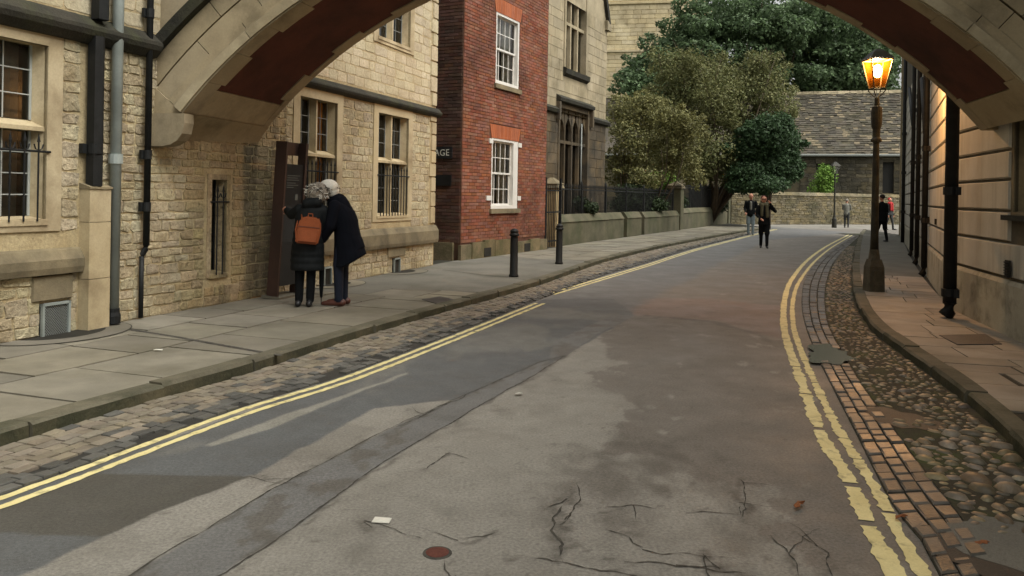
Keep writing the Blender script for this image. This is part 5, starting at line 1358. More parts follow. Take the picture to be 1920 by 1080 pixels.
MB().box(near_w[0] - .14, near_w[1] + .14, -.10, .02, near_w[2] - .09, near_w[2] - .035).build('sill', 'moss_stone', w_)
vs0 = 2.36; va = MB()
va.box(vs0, vs0 + .14, -.075, -.055, .74, .93); o = va.build('air_vent', 'well', rb_)
for k in range(6): MB().box(vs0 + .005, vs0 + .135, -.088, -.07, .75 + k * .03, .762 + k * .03).build('vent_slat', 'iron', o)
def fpipe(px_, py_, r, y=-.12, z0=.28, shoe=True, coll=(1.2, 2.6, 4.0)):
    s = RF.s(px_, py_, .12)
    o = pipe(rb_, s, y, z0, 8.5, r, 'iron', collars=coll, shoe=shoe, bracket=True); far(o); return o
fpipe(1783, 420, .078, coll=(.42, 1.7)); fpipe(1734, 400, .055); fpipe(1720, 400, .05); fpipe(1710, 400, .05); fpipe(1693, 400, .06, z0=.1, shoe=False)
for (x0, zz0, x1, zz1) in ((1734, 2.9, 1726, 4.2), (1710, 3.6, 1702, 5.0)):
    a, b = RF.s(x0, 400, .12), RF.s(x1, 400, .12); far(MB().tube([(a, -.13, zz0), (b, -.13, zz1)], .05, 8).build('branch_pipe', 'iron', rb_, smooth=True))
far(MB().box(-.25, .0, -.10, .25, 0, 8.6).build('corner_pilaster', 'hall', rb_))
for zz in (1.15, 1.15): pass
for sx in (RF.s(1746, 408), RF.s(1760, 410)): far(MB().box(sx - .1, sx + .1, -.06, -.03, 1.17, 1.27).build('air_vent', 'well', rb_))

# ------------------------------------------------------------------ vegetation
def leaf_cloud(name, lobes, n, size, mat, parent, aspect=.55, up=.4, shell=.55, r=nr):
    """leaf-sized quads spread through lumpy lobes; lobes: (x,y,z,rx,ry,rz,weight)"""
    Lb = np.array(lobes, float); w = Lb[:, 3] * Lb[:, 5] * (Lb[:, 6] if Lb.shape[1] > 6 else 1); w = w / w.sum()
    k = r.choice(len(Lb), n, p=w)
    d = r.normal(size=(n, 3)); d /= np.linalg.norm(d, axis=1)[:, None]
    rad = (shell + (1 - shell) * r.random(n) ** .7) * (1 + .10 * r.normal(size=n))
    c = Lb[k, :3] + d * rad[:, None] * Lb[k, 3:6]
    nrm = d * .8 + r.normal(size=(n, 3)) * .7 + np.array([0, 0, up]); nrm /= np.linalg.norm(nrm, axis=1)[:, None]
    t = np.cross(nrm, r.normal(size=(n, 3))); t /= np.linalg.norm(t, axis=1)[:, None]; b = np.cross(nrm, t)
    s = size * (.6 + .8 * r.random(n))[:, None]
    V = np.stack([c - t * s, c - b * s * aspect, c + t * s, c + b * s * aspect], 1).reshape(-1, 3)
    Q = np.arange(4 * n).reshape(n, 4)
    return arr_mesh(name, V, Q, mat, parent)
def limbs(base, tips, r0, mat, parent, name='trunk', twig=.012, seed=1, kink=.25):
    r = random.Random(seed); m = MB()
    for tp in tips:
        tp = Vector(tp); L = tp.length; pts = []; n = 6
        off = Vector((r.uniform(-1, 1), r.uniform(-1, 1), 0)) * kink * L * .2
        for i in range(n + 1):
            t = i / n; p = tp * t; p = Vector((tp.x * t ** 1.5, tp.y * t ** 1.5, tp.z * t)) + off * math.sin(t * math.pi); pts.append(p)
        m.tube(pts, [max(r0 * (1 - i / (n + .3)) ** 1.1, twig) for i in range(n + 1)], 7)
    return m.build(name, mat, parent, smooth=True)
def lobes_px(spec, Y, base, dy=1.0, r=rng, sat=0):
    """crown lobes from picture outline: (x,y,rx,ry) pixels at distance Y; sat adds small ragged satellites"""
    out = []; spec = list(spec)
    for x, y, rx, ry in list(spec):
        for _ in range(sat):
            a = r.uniform(0, 6.28); spec.append((x + rx * r.uniform(.7, 1.15) * math.cos(a), y + ry * r.uniform(.7, 1.15) * math.sin(a), rx * r.uniform(.16, .38), ry * r.uniform(.16, .38)))
    for x, y, rx, ry in spec:
        yy = Y + r.uniform(-dy, dy); p = at(x, y, yy) - base; k = yy / F
        out.append((p.x, p.y, p.z, rx * k, max(rx, ry) * k * .9, ry * k, 1))
    return out
# dark evergreen
base = Vector((at(1430, 360, 72).x, 72, 0)); tr = empty('evergreen_tree', base); tag(tr, 'big dark evergreen tree spreading above the slate roof', 'tree')
sp = []
for i in range(230):
    a = rng.random(); x = 1185 + a * 485
    top = 150 - 165 * math.sin(min(1, max(0, (x - 1160) / 300)) * math.pi / 2) if x < 1450 else -30 + (x - 1450) * .35
    y = rng.uniform(top + 15, 190); sp.append((x, y, rng.uniform(18, 40), rng.uniform(11, 22)))
sp += [(x_, y_, 34, 24) for x_ in range(1290, 1660, 40) for y_ in (10, 55, 100, 145) if y_ > -10 + max(0, x_ - 1450) * .5] + [(1175, 150, 26, 18), (1200, 120, 30, 20), (1225, 85, 30, 20), (1265, 50, 34, 20), (1310, 30, 36, 20), (1360, 10, 40, 22), (1160, 165, 18, 12)]
leaf_cloud('crown', lobes_px(sp, 72, base, 5.0, sat=2), 105000, .17, 'leaf_dark', tr, aspect=.6, shell=.62)
limbs(base, [at(x, y, 72 + rng.uniform(-2, 2)) - base for x, y in ((1430, 0), (1300, 60), (1250, 110), (1500, 60), (1570, 110), (1380, 90), (1600, 150))], .5, 'bark', tr)
# autumn tree
base = Vector((at(1330, 360, 44).x, 44, 0)); tr = empty('autumn_tree', base); tag(tr, 'thin brown autumn tree behind the railings', 'tree')
sp = [(1250, 120, 40, 34), (1300, 150, 60, 40), (1340, 140, 50, 45), (1400, 160, 50, 50), (1440, 140, 42, 38), (1450, 190, 44, 48), (1380, 220, 60, 50), (1310, 220, 60, 50), (1260, 190, 46, 46), (1330, 280, 56, 44), (1400, 270, 50, 40), (1455, 240, 34, 36), (1290, 110, 30, 22), (1420, 115, 26, 20), (1240, 240, 40, 40), (1350, 190, 50, 50), (1290, 310, 44, 34), (1350, 325, 40, 26), (1390, 310, 40, 34), (1250, 290, 40, 40)]
leaf_cloud('crown', lobes_px(sp, 44, base, 1.8, sat=7), 60000, .07, 'leaf_brown', tr, shell=.15)
tips = [at(x + rng.uniform(-10, 10), y, 44 + rng.uniform(-1.5, 1.5)) - base for x, y in ((1240, 100), (1270, 90), (1300, 100), (1330, 95), (1360, 110), (1390, 120), (1420, 105), (1445, 110), (1465, 150), (1480, 190), (1475, 230), (1450, 260), (1230, 160), (1220, 200), (1240, 240), (1300, 170), (1350, 170), (1400, 190), (1270, 220), (1330, 230), (1380, 250))]
limbs(base, tips, .11, 'bark', tr, seed=3, kink=.8)
tw = MB()
for i in range(420):
    l = sp[rng.randrange(len(sp))]; p = at(l[0] + rng.uniform(-l[2], l[2]), l[1] + rng.uniform(-l[3], l[3]), 44 + rng.uniform(-1.4, 1.4)) - base
    q = p + Vector((rng.uniform(-.5, .5), rng.uniform(-.4, .4), rng.uniform(.1, .8))); tw.tube([p, p.lerp(q, .5) + Vector((rng.uniform(-.05, .05), 0, 0)), q], [.014, .010, .005], 4, caps=False)
tw.build('twigs', 'bark', tr, kind='stuff')
# yellowing small tree next to the hall
base = Vector((at(1200, 380, 35).x, 35, 0)); tr = empty('yellowing_tree', base); tag(tr, 'small yellowing tree with bare stems next to the gothic hall', 'tree')
sp = [(1165, 210, 34, 34), (1210, 210, 46, 36), (1255, 225, 40, 36), (1180, 260, 40, 34), (1230, 270, 46, 34), (1275, 270, 30, 36), (1160, 300, 26, 24), (1250, 310, 36, 24), (1205, 190, 36, 18), (1165, 330, 30, 26), (1210, 335, 34, 24), (1190, 300, 40, 30), (1290, 240, 34, 34), (1285, 300, 30, 30), (1300, 330, 26, 22)]
leaf_cloud('crown', lobes_px(sp, 35, base, 1.4, sat=7), 28000, .06, 'leaf_yellow', tr, shell=.15)
limbs(base, [at(x, y, 35 + rng.uniform(-1, 1)) - base for x, y in ((1150, 220), (1170, 190), (1200, 180), (1230, 190), (1260, 200), (1280, 240), (1150, 270), (1220, 230), (1290, 280), (1180, 240), (1250, 250), (1240, 280))], .06, 'bark', tr, seed=5, kink=1.0)
# yew
base = Vector((at(1440, 380, 42.5).x, 42.5, 0)); tr = empty('yew_tree', base); tag(tr, 'dense dark green yew at the corner of the garden wall', 'tree')
sp = [(1440, 250, 46, 36), (1470, 270, 34, 34), (1410, 280, 44, 36), (1450, 310, 50, 36), (1400, 325, 38, 26), (1480, 315, 24, 30), (1430, 345, 50, 18), (1390, 350, 30, 14), (1465, 230, 24, 20)]
leaf_cloud('crown', lobes_px(sp, 42.5, base, 1.0, sat=3), 34000, .085, 'leaf_yew', tr, shell=.5)
limbs(base, [at(x, y, 42.5) - base for x, y in ((1440, 240), (1410, 280), (1470, 270))], .16, 'bark', tr, seed=6)
# shrubs
def shrub(label, x, y, Y, rx, ry, n, size, mat):
    base = Vector((at(x, y, Y).x, Y, 0)); s_ = empty('shrub', base); tag(s_, label, 'shrub')
    sp = [(x + rng.uniform(-.6, .6) * rx, y + rng.uniform(-.6, .6) * ry, rx * .55, ry * .55) for _ in range(9)]
    leaf_cloud('foliage', lobes_px(sp, Y, base, .5), n, size, mat, s_, shell=.3)
    limbs(base, [at(x + rng.uniform(-.7, .7) * rx, y - rng.uniform(0, .8) * ry, Y) - base for _ in range(5)], .03, 'bark', s_, name='stem', seed=int(x))
shrub('bright green shrub showing over the far garden wall', 1540, 340, 56, 28, 30, 2600, .09, 'leaf_green')
shrub('dark evergreen shrub behind the first railings', 1190, 374, 34, 62, 30, 11000, .06, 'leaf_shade')
shrub('leafy green shrub under the autumn tree', 1235, 350, 38, 40, 26, 4000, .07, 'leaf_green')
shrub('dark hedge plant behind the railings nearest the tall pier', 1250, 376, 38.5, 40, 28, 9000, .06, 'leaf_shade')
shrub('dark shrub behind the further railings', 1330, 372, 46, 46, 28, 9000, .07, 'leaf_shade')
shrub('low grey-green plant at the foot of the hall window', 1095, 385, 26.5, 30, 18, 2500, .05, 'leaf_shade')

# ------------------------------------------------------------------ street furniture
lp = G(1638, 546, PZ)
lamp = empty('street_lamp', lp); tag(lamp, 'lit street lamp with glowing amber lantern on the right pavement', 'street lamp')
k = lp.y / F
def sq(h, z): return [(-h, -h, z), (h, -h, z), (h, h, z), (-h, h, z)]
MB().hexa(sq(.125, 0), sq(.115, .40)).hexa(sq(.113, .40), sq(.085, .52)).lathe([(.09, .50), (.085, .56), (.075, .62), (.07, .68)], 14).build('pedestal', 'lamp_base', lamp)
MB().box(-.07, .07, -.134, -.115, .08, .34).build('pedestal_door', 'lamp_base', lamp)
MB().lathe([(.066, .66), (.060, .9), (.054, 1.6), (.048, 2.3), (.046, 2.42)], 14).build('column', 'lamp_iron', lamp, smooth=True)
MB().lathe([(.05, 2.40), (.085, 2.42), (.085, 2.45), (.055, 2.49), (.06, 2.62), (.074, 2.66), (.082, 2.72), (.084, 2.90), (.076, 2.98), (.04, 3.0), (.036, 3.12), (.026, 3.14)], 14).build('capital', 'lamp_iron', lamp)
z0 = 3.28; z1 = 3.74; rb0, rt0 = .09, .172
cr = MB()
for a in range(4):
    t = math.pi / 4 + a * math.pi / 2; c_, s_ = math.cos(t), math.sin(t)
    cr.tube([(0, 0, 3.12), (c_ * .06, s_ * .06, 3.16), (c_ * .14, s_ * .14, 3.25), (c_ * rb0 * 1.4, s_ * rb0 * 1.4, z0)], .009, 6)
cr.build('cradle', 'lamp_iron', lamp)
fr_ = MB()
q0 = [(-rb0, -rb0), (rb0, -rb0), (rb0, rb0), (-rb0, rb0)]; q1 = [(-rt0, -rt0), (rt0, -rt0), (rt0, rt0), (-rt0, rt0)]
for (a, b), (c_, d) in zip(q0, q1): fr_.tube([(a, b, z0), (c_, d, z1)], .011, 6)
for q, z in ((q0, z0), (q1, z1)):
    for i in range(4): fr_.tube([(*q[i], z), (*q[(i + 1) % 4], z)], .012, 6)
fr_.build('lantern_frame', 'lamp_iron', lamp)
for i in range(4):
    a, b = q0[i], q0[(i + 1) % 4]; c_, d = q1[(i + 1) % 4], q1[i]
    mk('lantern_pane', [(*a, z0), (*b, z0), (*c_, z1), (*d, z1)], [(0, 1, 2, 3)], 'lamp_glass', lamp)
MB().hexa(sq(.19, z1 + .012), sq(.10, z1 + .12)).hexa(sq(.10, z1 + .121), sq(.04, z1 + .17)).build('lantern_roof', 'lamp_iron', lamp)
MB().lathe([(.03, 0), (.06, .05), (.07, .12), (.05, .18), (.005, .21)], 12, (0, 0, 3.46)).build('bulb', 'mantle', lamp, smooth=True)
ld = bpy.data.lights.new('lamp_light', 'POINT'); ld.energy = 240; ld.color = (1.0, .70, .46); ld.shadow_soft_size = .07
lo2 = link('lamp_light', ld, lamp, (0, 0, 3.70))
# the far unlit lamp by the wall
fp = G(1564, 427)
fl = empty('street_lamp', fp); tag(fl, 'slim unlit street lamp standing against the far garden wall', 'street lamp')
MB().lathe([(.14, 0), (.13, .5), (.07, .62), (.05, 1.0), (.045, 2.9), (.07, 2.95), (.03, 3.0)], 10).build('column', 'lamp_iron', fl)
b = MB()
for (a, c_), (d, e) in zip([(-.1, -.1), (.1, -.1), (.1, .1), (-.1, .1)], [(-.22, -.22), (.22, -.22), (.22, .22), (-.22, .22)]): b.tube([(a, c_, 3.1), (d, e, 3.55)], .014, 5)
b.tube([(0, 0, 3.0), (0, 0, 3.12)], .05, 6).hexa([(-.25, -.25, 3.56), (.25, -.25, 3.56), (.25, .25, 3.56), (-.25, .25, 3.56)], [(-.05, -.05, 3.8), (.05, -.05, 3.8), (.05, .05, 3.8), (-.05, .05, 3.8)]).build('lantern_frame', 'lamp_iron', fl)
for i in range(4):
    Q0 = [(-.1, -.1), (.1, -.1), (.1, .1), (-.1, .1)]; Q1 = [(-.22, -.22), (.22, -.22), (.22, .22), (-.22, .22)]; j = (i + 1) % 4
    mk('lantern_pane', [(*Q0[i], 3.1), (*Q0[j], 3.1), (*Q1[j], 3.55), (*Q1[i], 3.55)], [(0, 1, 2, 3)], 'old_lamp_glass', fl)
# bollards
for (x, y, lab) in ((963, 519, 'black iron bollard in front of the brick house plinth, nearer the kerb edge'), (1048, 495, 'black iron bollard in front of the buff gate pier')):
    p = G(x, y, PZ); o = empty('bollard', p); tag(o, lab, 'bollard', 'bollards on the left pavement')
    MB().lathe([(.085, 0), (.085, .03), (.072, .05), (.068, .70), (.066, .72)], 18).build('post', 'iron', o, smooth=True)
    MB().lathe([(.066, .72), (.085, .725), (.088, .76), (.075, .77), (.070, .79), (.078, .80), (.072, .825), (.045, .85), (.01, .86)], 18).build('cap', 'iron', o, smooth=True)
# information totem
ts = LF.s(502, 566); tn = .36
to = empty('information_totem', LF.w(3.70, tn, PZ), LF.rz); tag(to, 'leaning brown steel information totem with black map face by the wall', 'sign')
to.rotation_euler = (math.radians(3.2), 0, LF.rz)
MB().box(0, .035, 0, .17, 0, 2.12).box(.035, .52, .135, .17, 1.94, 2.12).build('casing', 'rust', to)
MB().box(.47, .52, .01, .135, .0, 2.12).build('post', 'rust', to)
MB().box(.037, .468, .03, .12, .16, 1.82).build('face_panel', 'panel', to)
MB().box(-.03, .55, -.06, .23, -.004, .03).build('foot_plate', 'flag', to)
for i, z in enumerate([1.66, 1.63, 1.60, 1.56, 1.53, 1.50]): MB().box(.09, .09 + (.3, .24, .28, .2, .26, .16)[i], .024, .03, z, z + .008).build('text_line', 'ink', to)
MB().box(.30, .36, .023, .03, 1.33, 1.41).build('symbol', 'ink', to)
MB().box(.07, .44, .025, .03, .75, 1.25).build('map_panel', 'dark_grey', to)
# covers, litter
def plate(name, label, px4, z, mat, cat):
    P4 = [G(x, y, PZ) for x, y in px4]; c = sum(P4, Vector()) / 4
    lo = [(p.x - c.x, p.y - c.y, -.01) for p in P4]; hi = [((p.x - c.x) * .98, (p.y - c.y) * .98, .004) for p in P4]
    o = MB().hexa(lo, hi).build(name, mat, loc=(c.x, c.y, z)); tag(o, label, cat); return o
plate('service_cover', 'dark rectangular service cover in the left footway', [(790, 562), (825, 556), (857, 563), (822, 571)], PZ + .002, 'cover', 'cover')
pc = plate('service_cover', 'brown iron service cover set in the right pavement', [(1760, 629), (1848, 627), (1880, 646), (1795, 647)], PZ + .003, 'cover', 'cover')
rc = G(820, 1037)
o = empty('round_cover', rc); tag(o, 'small round rusty red cover in the road', 'cover')
MB().lathe([(.05, .001), (.05, .005), (.04, .007)], 20).build('lid', 'red_cover', o); MB().lathe([(.064, .000), (.062, .003), (.052, .0035)], 20).build('rim', 'crack', o)
def scrap(name, label, p, pts, mat, cat, z=.006, curl=.012, rz=0):
    n = len(pts); v = [(0, 0, curl)] + [(x, y, rng.uniform(.0, curl)) for x, y in pts]
    o = mk(name, v + [(a, b, c - .003) for a, b, c in v], [(0, i + 1, (i + 1) % n + 1) for i in range(n)] + [(n + 1, n + 1 + (i + 1) % n + 1, n + 1 + i + 1) for i in range(n)], mat, loc=(p.x, p.y, p.z + z), rz=rz); tag(o, label, cat); return o
scrap('paper_scrap', 'small white paper scrap lying on the grey road', G(715, 977), [(-.042, -.03), (.04, -.036), (.046, .024), (-.036, .036)], 'paper', 'litter', curl=.006)
LEAF = [(-.10, -.01), (-.05, -.035), (0, -.02), (.03, -.05), (.06, -.02), (.10, -.03), (.085, .01), (.05, .03), (.01, .02), (-.04, .035)]
for (x, y, s, lab) in ((1497, 953, .5, 'curled orange leaf lying on the road left of the yellow line'), (1688, 976, .42, 'small brown leaf beside the right yellow line'), (1838, 1026, .5, 'brown leaf on the dark patch at the lower right corner')):
    scrap('fallen_leaf', lab, G(x, y), [(a * s, b * s) for a, b in LEAF], 'leaf_litter', 'leaf', z=.016, curl=.03 * s, rz=rng.uniform(0, 1))
scrap('stone_chip', 'tiny white chip on the pale middle of the road', G(973, 742), [(-.03, -.02), (.03, -.015), (.02, .03), (-.025, .02)], 'paper', 'litter', curl=.02)
scrap('paper_scrap', 'tiny white paper scrap on the left flagstones', G(297, 658, PZ), [(-.04, -.02), (.04, -.01), (.03, .02), (-.03, .02)], 'paper', 'litter', curl=.01)

# ------------------------------------------------------------------ people
def sphere_v(c, r, n=10, m=7):
    v = []; f = []
    rx, ry, rz = r if isinstance(r, (tuple, list)) else (r, r, r)
    v.append((c[0], c[1], c[2] - rz))
    for i in range(1, m):
        p = -math.pi / 2 + math.pi * i / m
        for k in range(n): a = 2 * math.pi * k / n; v.append((c[0] + rx * math.cos(p) * math.cos(a), c[1] + ry * math.cos(p) * math.sin(a), c[2] + rz * math.sin(p)))
    v.append((c[0], c[1], c[2] + rz)); L = len(v) - 1
    for k in range(n): f.append((0, 1 + (k + 1) % n, 1 + k)); f.append((L, 1 + (m - 2) * n + k, 1 + (m - 2) * n + (k + 1) % n))
    for i in range(m - 2):
        for k in range(n): a = 1 + i * n; f.append((a + k, a + (k + 1) % n, a + n + (k + 1) % n, a + n + k))
    return v, f
def grow_body(name, prims, parent, vox=.014, smooth=4):
    """prims: ('c', p0, p1, r0, r1, mat) tapered limb, ('e', c, (rx,ry,rz), mat) or ('l', [(x,y,z,rx,ry)...], mat) a loft; fused into ONE surface"""
    m = MB(); names = []
    for p in prims:
        if p[0] == 'c':
            a, b = Vector(p[1]), Vector(p[2]); m.tube([a, a.lerp(b, .33), a.lerp(b, .67), b], [p[3], p[3] * .67 + p[4] * .33, p[3] * .33 + p[4] * .67, p[4]], 12)
            for c_, r_ in ((a, p[3]), (b, p[4])): v, f = sphere_v(c_, r_ * .995); m.add(v, f)
        elif p[0] == 'e': v, f = sphere_v(p[1], p[2], 14, 10); m.add(v, f)
        else:
            n = 20; vs = [(x + rx * math.cos(2 * math.pi * k / n), y + ry * math.sin(2 * math.pi * k / n), z) for x, y, z, rx, ry in p[1] for k in range(n)]; L = len(p[1])
            up = p[1][-1][2] > p[1][0][2]
            fs = [(i * n + k, i * n + (k + 1) % n, (i + 1) * n + (k + 1) % n, (i + 1) * n + k) for i in range(L - 1) for k in range(n)] + [tuple(reversed(range(n))), tuple(range((L - 1) * n, L * n))]
            if not up: fs = [tuple(reversed(q)) for q in fs]
            m.add(vs, fs)
        if p[-1] not in names: names.append(p[-1])
    o = m.build(name, [], parent)
    md = o.modifiers.new('r', 'REMESH'); md.mode = 'VOXEL'; md.voxel_size = vox
    sm = o.modifiers.new('s', 'SMOOTH'); sm.iterations = smooth; sm.factor = .5
    dg = bpy.context.evaluated_depsgraph_get(); me = bpy.data.meshes.new_from_object(o.evaluated_get(dg)); me.name = name
    o.modifiers.clear(); old = o.data; o.data = me; bpy.data.meshes.remove(old)
    me.materials.clear()
    for n_ in names: me.materials.append(M[n_])
    cs = np.zeros(len(me.polygons) * 3); me.polygons.foreach_get('center', cs); cs = cs.reshape(-1, 3)
    best = np.full(len(cs), 1e9); mi = np.zeros(len(cs), int)
    for p in prims:
        if p[0] == 'c':
            a, b = np.array(p[1]), np.array(p[2]); ab = b - a; t = np.clip(((cs - a) @ ab) / (ab @ ab + 1e-9), 0, 1)
            d = np.linalg.norm(cs - a - t[:, None] * ab, axis=1) - (p[3] * (1 - t) + p[4] * t)
        elif p[0] == 'e': d = (np.linalg.norm((cs - np.array(p[1])) / np.array(p[2]), axis=1) - 1) * min(p[2])
        else:
            S = np.array(p[1]); o_ = np.argsort(S[:, 2]); S = S[o_]; z = cs[:, 2]; I = lambda j: np.interp(z, S[:, 2], S[:, j])
            d = (np.hypot((cs[:, 0] - I(0)) / I(3), (cs[:, 1] - I(1)) / I(4)) - 1) * np.minimum(I(3), I(4)) + np.maximum(0, np.maximum(S[0, 2] - z, z - S[-1, 2]))
        w = d < best; best[w] = d[w]; mi[w] = names.index(p[-1])
    me.polygons.foreach_set('material_index', mi.astype(np.int32)); me.polygons.foreach_set('use_smooth', [True] * len(me.polygons)); me.update()
    return o
def hand(c, dirv, mat='skin', s=1.0, spread=(1, 0, 0)):
    """palm, four unequal bent fingers and a thumb from the side of the palm"""
    c = Vector(c); d = Vector(dirv).normalized(); sp_ = Vector(spread).normalized(); out = [('c', c, c + d * .05 * s, .030 * s, .032 * s, mat)]
    nrm = d.cross(sp_).normalized()
    for i, L in enumerate((.062, .07, .066, .052)):
        b = c + d * .055 * s + sp_ * (i - 1.5) * .019 * s; k1 = b + (d + nrm * .25).normalized() * L * .55 * s; k2 = k1 + (d + nrm * .9).normalized() * L * .5 * s
        out += [('c', b, k1, .0105 * s, .0095 * s, mat), ('c', k1, k2, .0095 * s, .008 * s, mat)]
    t0 = c + sp_ * -.03 * s + d * .01 * s; t1 = t0 + (d * .6 - sp_ * .8).normalized() * .035 * s; out += [('c', t0, t1, .013 * s, .011 * s, mat), ('c', t1, t1 + (d + nrm * .4).normalized() * .028 * s, .011 * s, .009 * s, mat)]
    return out
def shoe(heel, toe, mat, h=.055):
    a, b = Vector(heel), Vector(toe); m_ = a.lerp(b, .55)
    return [('c', a + Vector((0, 0, h * .75)), m_ + Vector((0, 0, h * .65)), h * .75, h * .68, mat), ('c', m_ + Vector((0, 0, h * .65)), b + Vector((0, 0, h * .5)), h * .68, h * .5, mat)]
def face(parent, c, r, fwd, lat, skin='skin', glasses=False):
    c = Vector(c); f_ = Vector(fwd).normalized(); l = Vector(lat).normalized(); m = MB()
    for sg in (-1, 1):
        v, q = sphere_v(c + f_ * r * .93 + l * sg * r * .36 + Vector((0, 0, r * .08)), (r * .14, r * .14, r * .09), 8, 6); m.add(v, q)
    m.build('eye', 'eye', parent)
    v, q = sphere_v(c + f_ * r * .95 + Vector((0, 0, -r * .62)), (r * .26, r * .16, r * .07), 8, 6); MB().add(v, q).build('mouth', 'lip', parent)
    if glasses:
        g = MB()
        for sg in (-1, 1):
            cc = c + f_ * r * 1.06 + l * sg * r * .40 + Vector((0, 0, r * .08)); g.tube([cc + l * r * .3 * math.cos(t) + Vector((0, 0, r * .24 * math.sin(t))) for t in [i * math.pi / 5 for i in range(11)]], r * .06, 5)
        g.tube([c + f_ * r * 1.08 + l * -r * .12 + Vector((0, 0, r * .1)), c + f_ * r * 1.08 + l * r * .12 + Vector((0, 0, r * .1))], r * .05, 5).build('glasses', 'eye', parent)
def head(c, r, fwd, lat, mat='skin'):
    c = Vector(c); f_ = Vector(fwd).normalized(); l = Vector(lat).normalized()
    return [('e', c + Vector((0, 0, r * .15)), (r * .88, r * .98, r * 1.08), mat), ('e', c + f_ * r * .18 + Vector((0, 0, -r * .5)), (r * .66, r * .72, r * .72), mat),
            ('c', c + f_ * r * .92 + Vector((0, 0, r * .02)), c + f_ * r * 1.1 + Vector((0, 0, -r * .22)), r * .10, r * .15, mat),
            ('e', c + l * r * .88 + Vector((0, 0, -r * .05)), (r * .16, r * .2, r * .26), mat), ('e', c - l * r * .88 + Vector((0, 0, -r * .05)), (r * .16, r * .2, r * .26), mat)]
# --- woman reading the totem (seen from behind; x right, y away from the camera)
wp = G(570, 575, PZ); woman = empty('person', wp); tag(woman, 'grey haired person in black quilted coat with an orange backpack, touching the totem', 'person')
fw_, lt = (-.45, .89, 0), (.89, .45, 0)
P = []
for sx, x_hip in ((-.065, -.045), (.075, .115)):
    P += [('c', (sx, 0, .09), (sx * .8 + x_hip * .2, .0, .48), .052, .062, 'black_cloth'), ('c', (sx * .8 + x_hip * .2, 0, .48), (x_hip, .02, .82), .066, .092, 'black_cloth')]
    P += shoe((sx, -.05, 0), (sx - .05, .13, 0), 'black_leather')
P += [('l', [(.035, .02, .74, .15, .11), (.035, .02, .95, .16, .115), (.05, .02, 1.1, .16, .11), (.07, .02, 1.22, .165, .095), (.09, .02, 1.29, .10, .07)], 'black_cloth'), ('c', (.10, .02, 1.27), (.125, .04, 1.36), .055, .05, 'skin')]
P += head((.14, .05, 1.435), .098, fw_, lt)
P += [('c', (-.075, .02, 1.215), (-.20, .10, 1.15), .055, .046, 'black_cloth'), ('c', (-.20, .10, 1.15), (-.31, .27, 1.20), .043, .032, 'black_cloth'), ('c', (.215, .03, 1.2), (.27, .08, .98), .055, .046, 'black_cloth'), ('c', (.27, .08, .98), (.2, .2, .86), .044, .034, 'black_cloth')]
P += hand((-.33, .29, 1.205), (-.5, .7, .15), spread=(.2, .1, 1)) + hand((.19, .22, .84), (-.4, .5, -.4), spread=(1, .5, 0))
grow_body('body', P, woman, .012, 3)
cs = [(.03, .015, .46, .205, .155), (.03, .015, .60, .205, .155), (.035, .015, .80, .195, .15), (.04, .02, .97, .185, .145), (.055, .02, 1.12, .19, .14), (.07, .02, 1.22, .18, .12), (.09, .02, 1.30, .12, .085), (.10, .025, 1.335, .085, .07)]
lf = []
for i in range(len(cs) - 1):
    for j in range(6):
        t = j / 6; q = [cs[i][a] * (1 - t) + cs[i + 1][a] * t for a in range(5)]; k_ = .010 * abs(math.sin((q[2] - .46) * math.pi / .085)) if q[2] < .98 else 0
        lf.append((q[0], q[1], q[2], q[3] + k_, q[4] + k_))
lf.append(cs[-1])
grow_body('coat', [('l', lf, 'black_quilt'), ('c', (-.075, .02, 1.22), (-.20, .10, 1.155), .078, .066, 'black_quilt'), ('c', (-.20, .10, 1.155), (-.305, .265, 1.2), .064, .05, 'black_quilt'), ('c', (.215, .03, 1.205), (.272, .08, .98), .078, .064, 'black_quilt'), ('c', (.272, .08, .98), (.205, .19, .865), .06, .05, 'black_quilt'),
                   ('c', (.03, -.05, 1.30), (.15, -.05, 1.32), .07, .07, 'black_quilt')], woman, .011, 1)
hp = [('e', (.14, .035, 1.47), (.125, .125, .105), 'grey_hair'), ('e', (.135, .0, 1.405), (.125, .09, .10), 'grey_hair'), ('e', (.06, .02, 1.43), (.06, .08, .08), 'grey_hair'), ('e', (.215, .03, 1.42), (.055, .08, .085), 'grey_hair')]
for i in range(26):
    a = rng.uniform(0, 6.28); e = rng.uniform(-.9, 1.1); hp.append(('e', (.14 + .115 * math.cos(a) * math.cos(e), .03 + .1 * math.sin(a) * math.cos(e) - .01, 1.44 + .095 * math.sin(e)), (.030, .030, .026), 'grey_hair'))
grow_body('hair', hp, woman, .009, 1)
def strands(parent, c, r, n, mats_, ln, seed):
    q = random.Random(seed); m = MB(); c = Vector(c)
    for i in range(n):
        a, e = q.uniform(0, 6.28), q.uniform(-.5, 1.5); d = Vector((math.cos(a) * math.cos(e), math.sin(a) * math.cos(e), math.sin(e)))
        p = c + Vector((d.x * r[0], d.y * r[1], d.z * r[2])); t = Vector((q.uniform(-1, 1), q.uniform(-1, 1), q.uniform(-1.2, .2))).normalized()
        p1 = p + (t * .5 + d * .25) * ln; p2 = p + (t + d * .05) * ln; m.tube([p, p1, p2], [.006, .005, .002], 4, q.randrange(len(mats_)), caps=False)
    m.build('hair_strands', mats_, parent, kind='stuff')
strands(woman, (.14, .02, 1.445), (.125, .115, .105), 260, ['grey_hair', 'white_hair', 'dark_grey'], .055, 3)
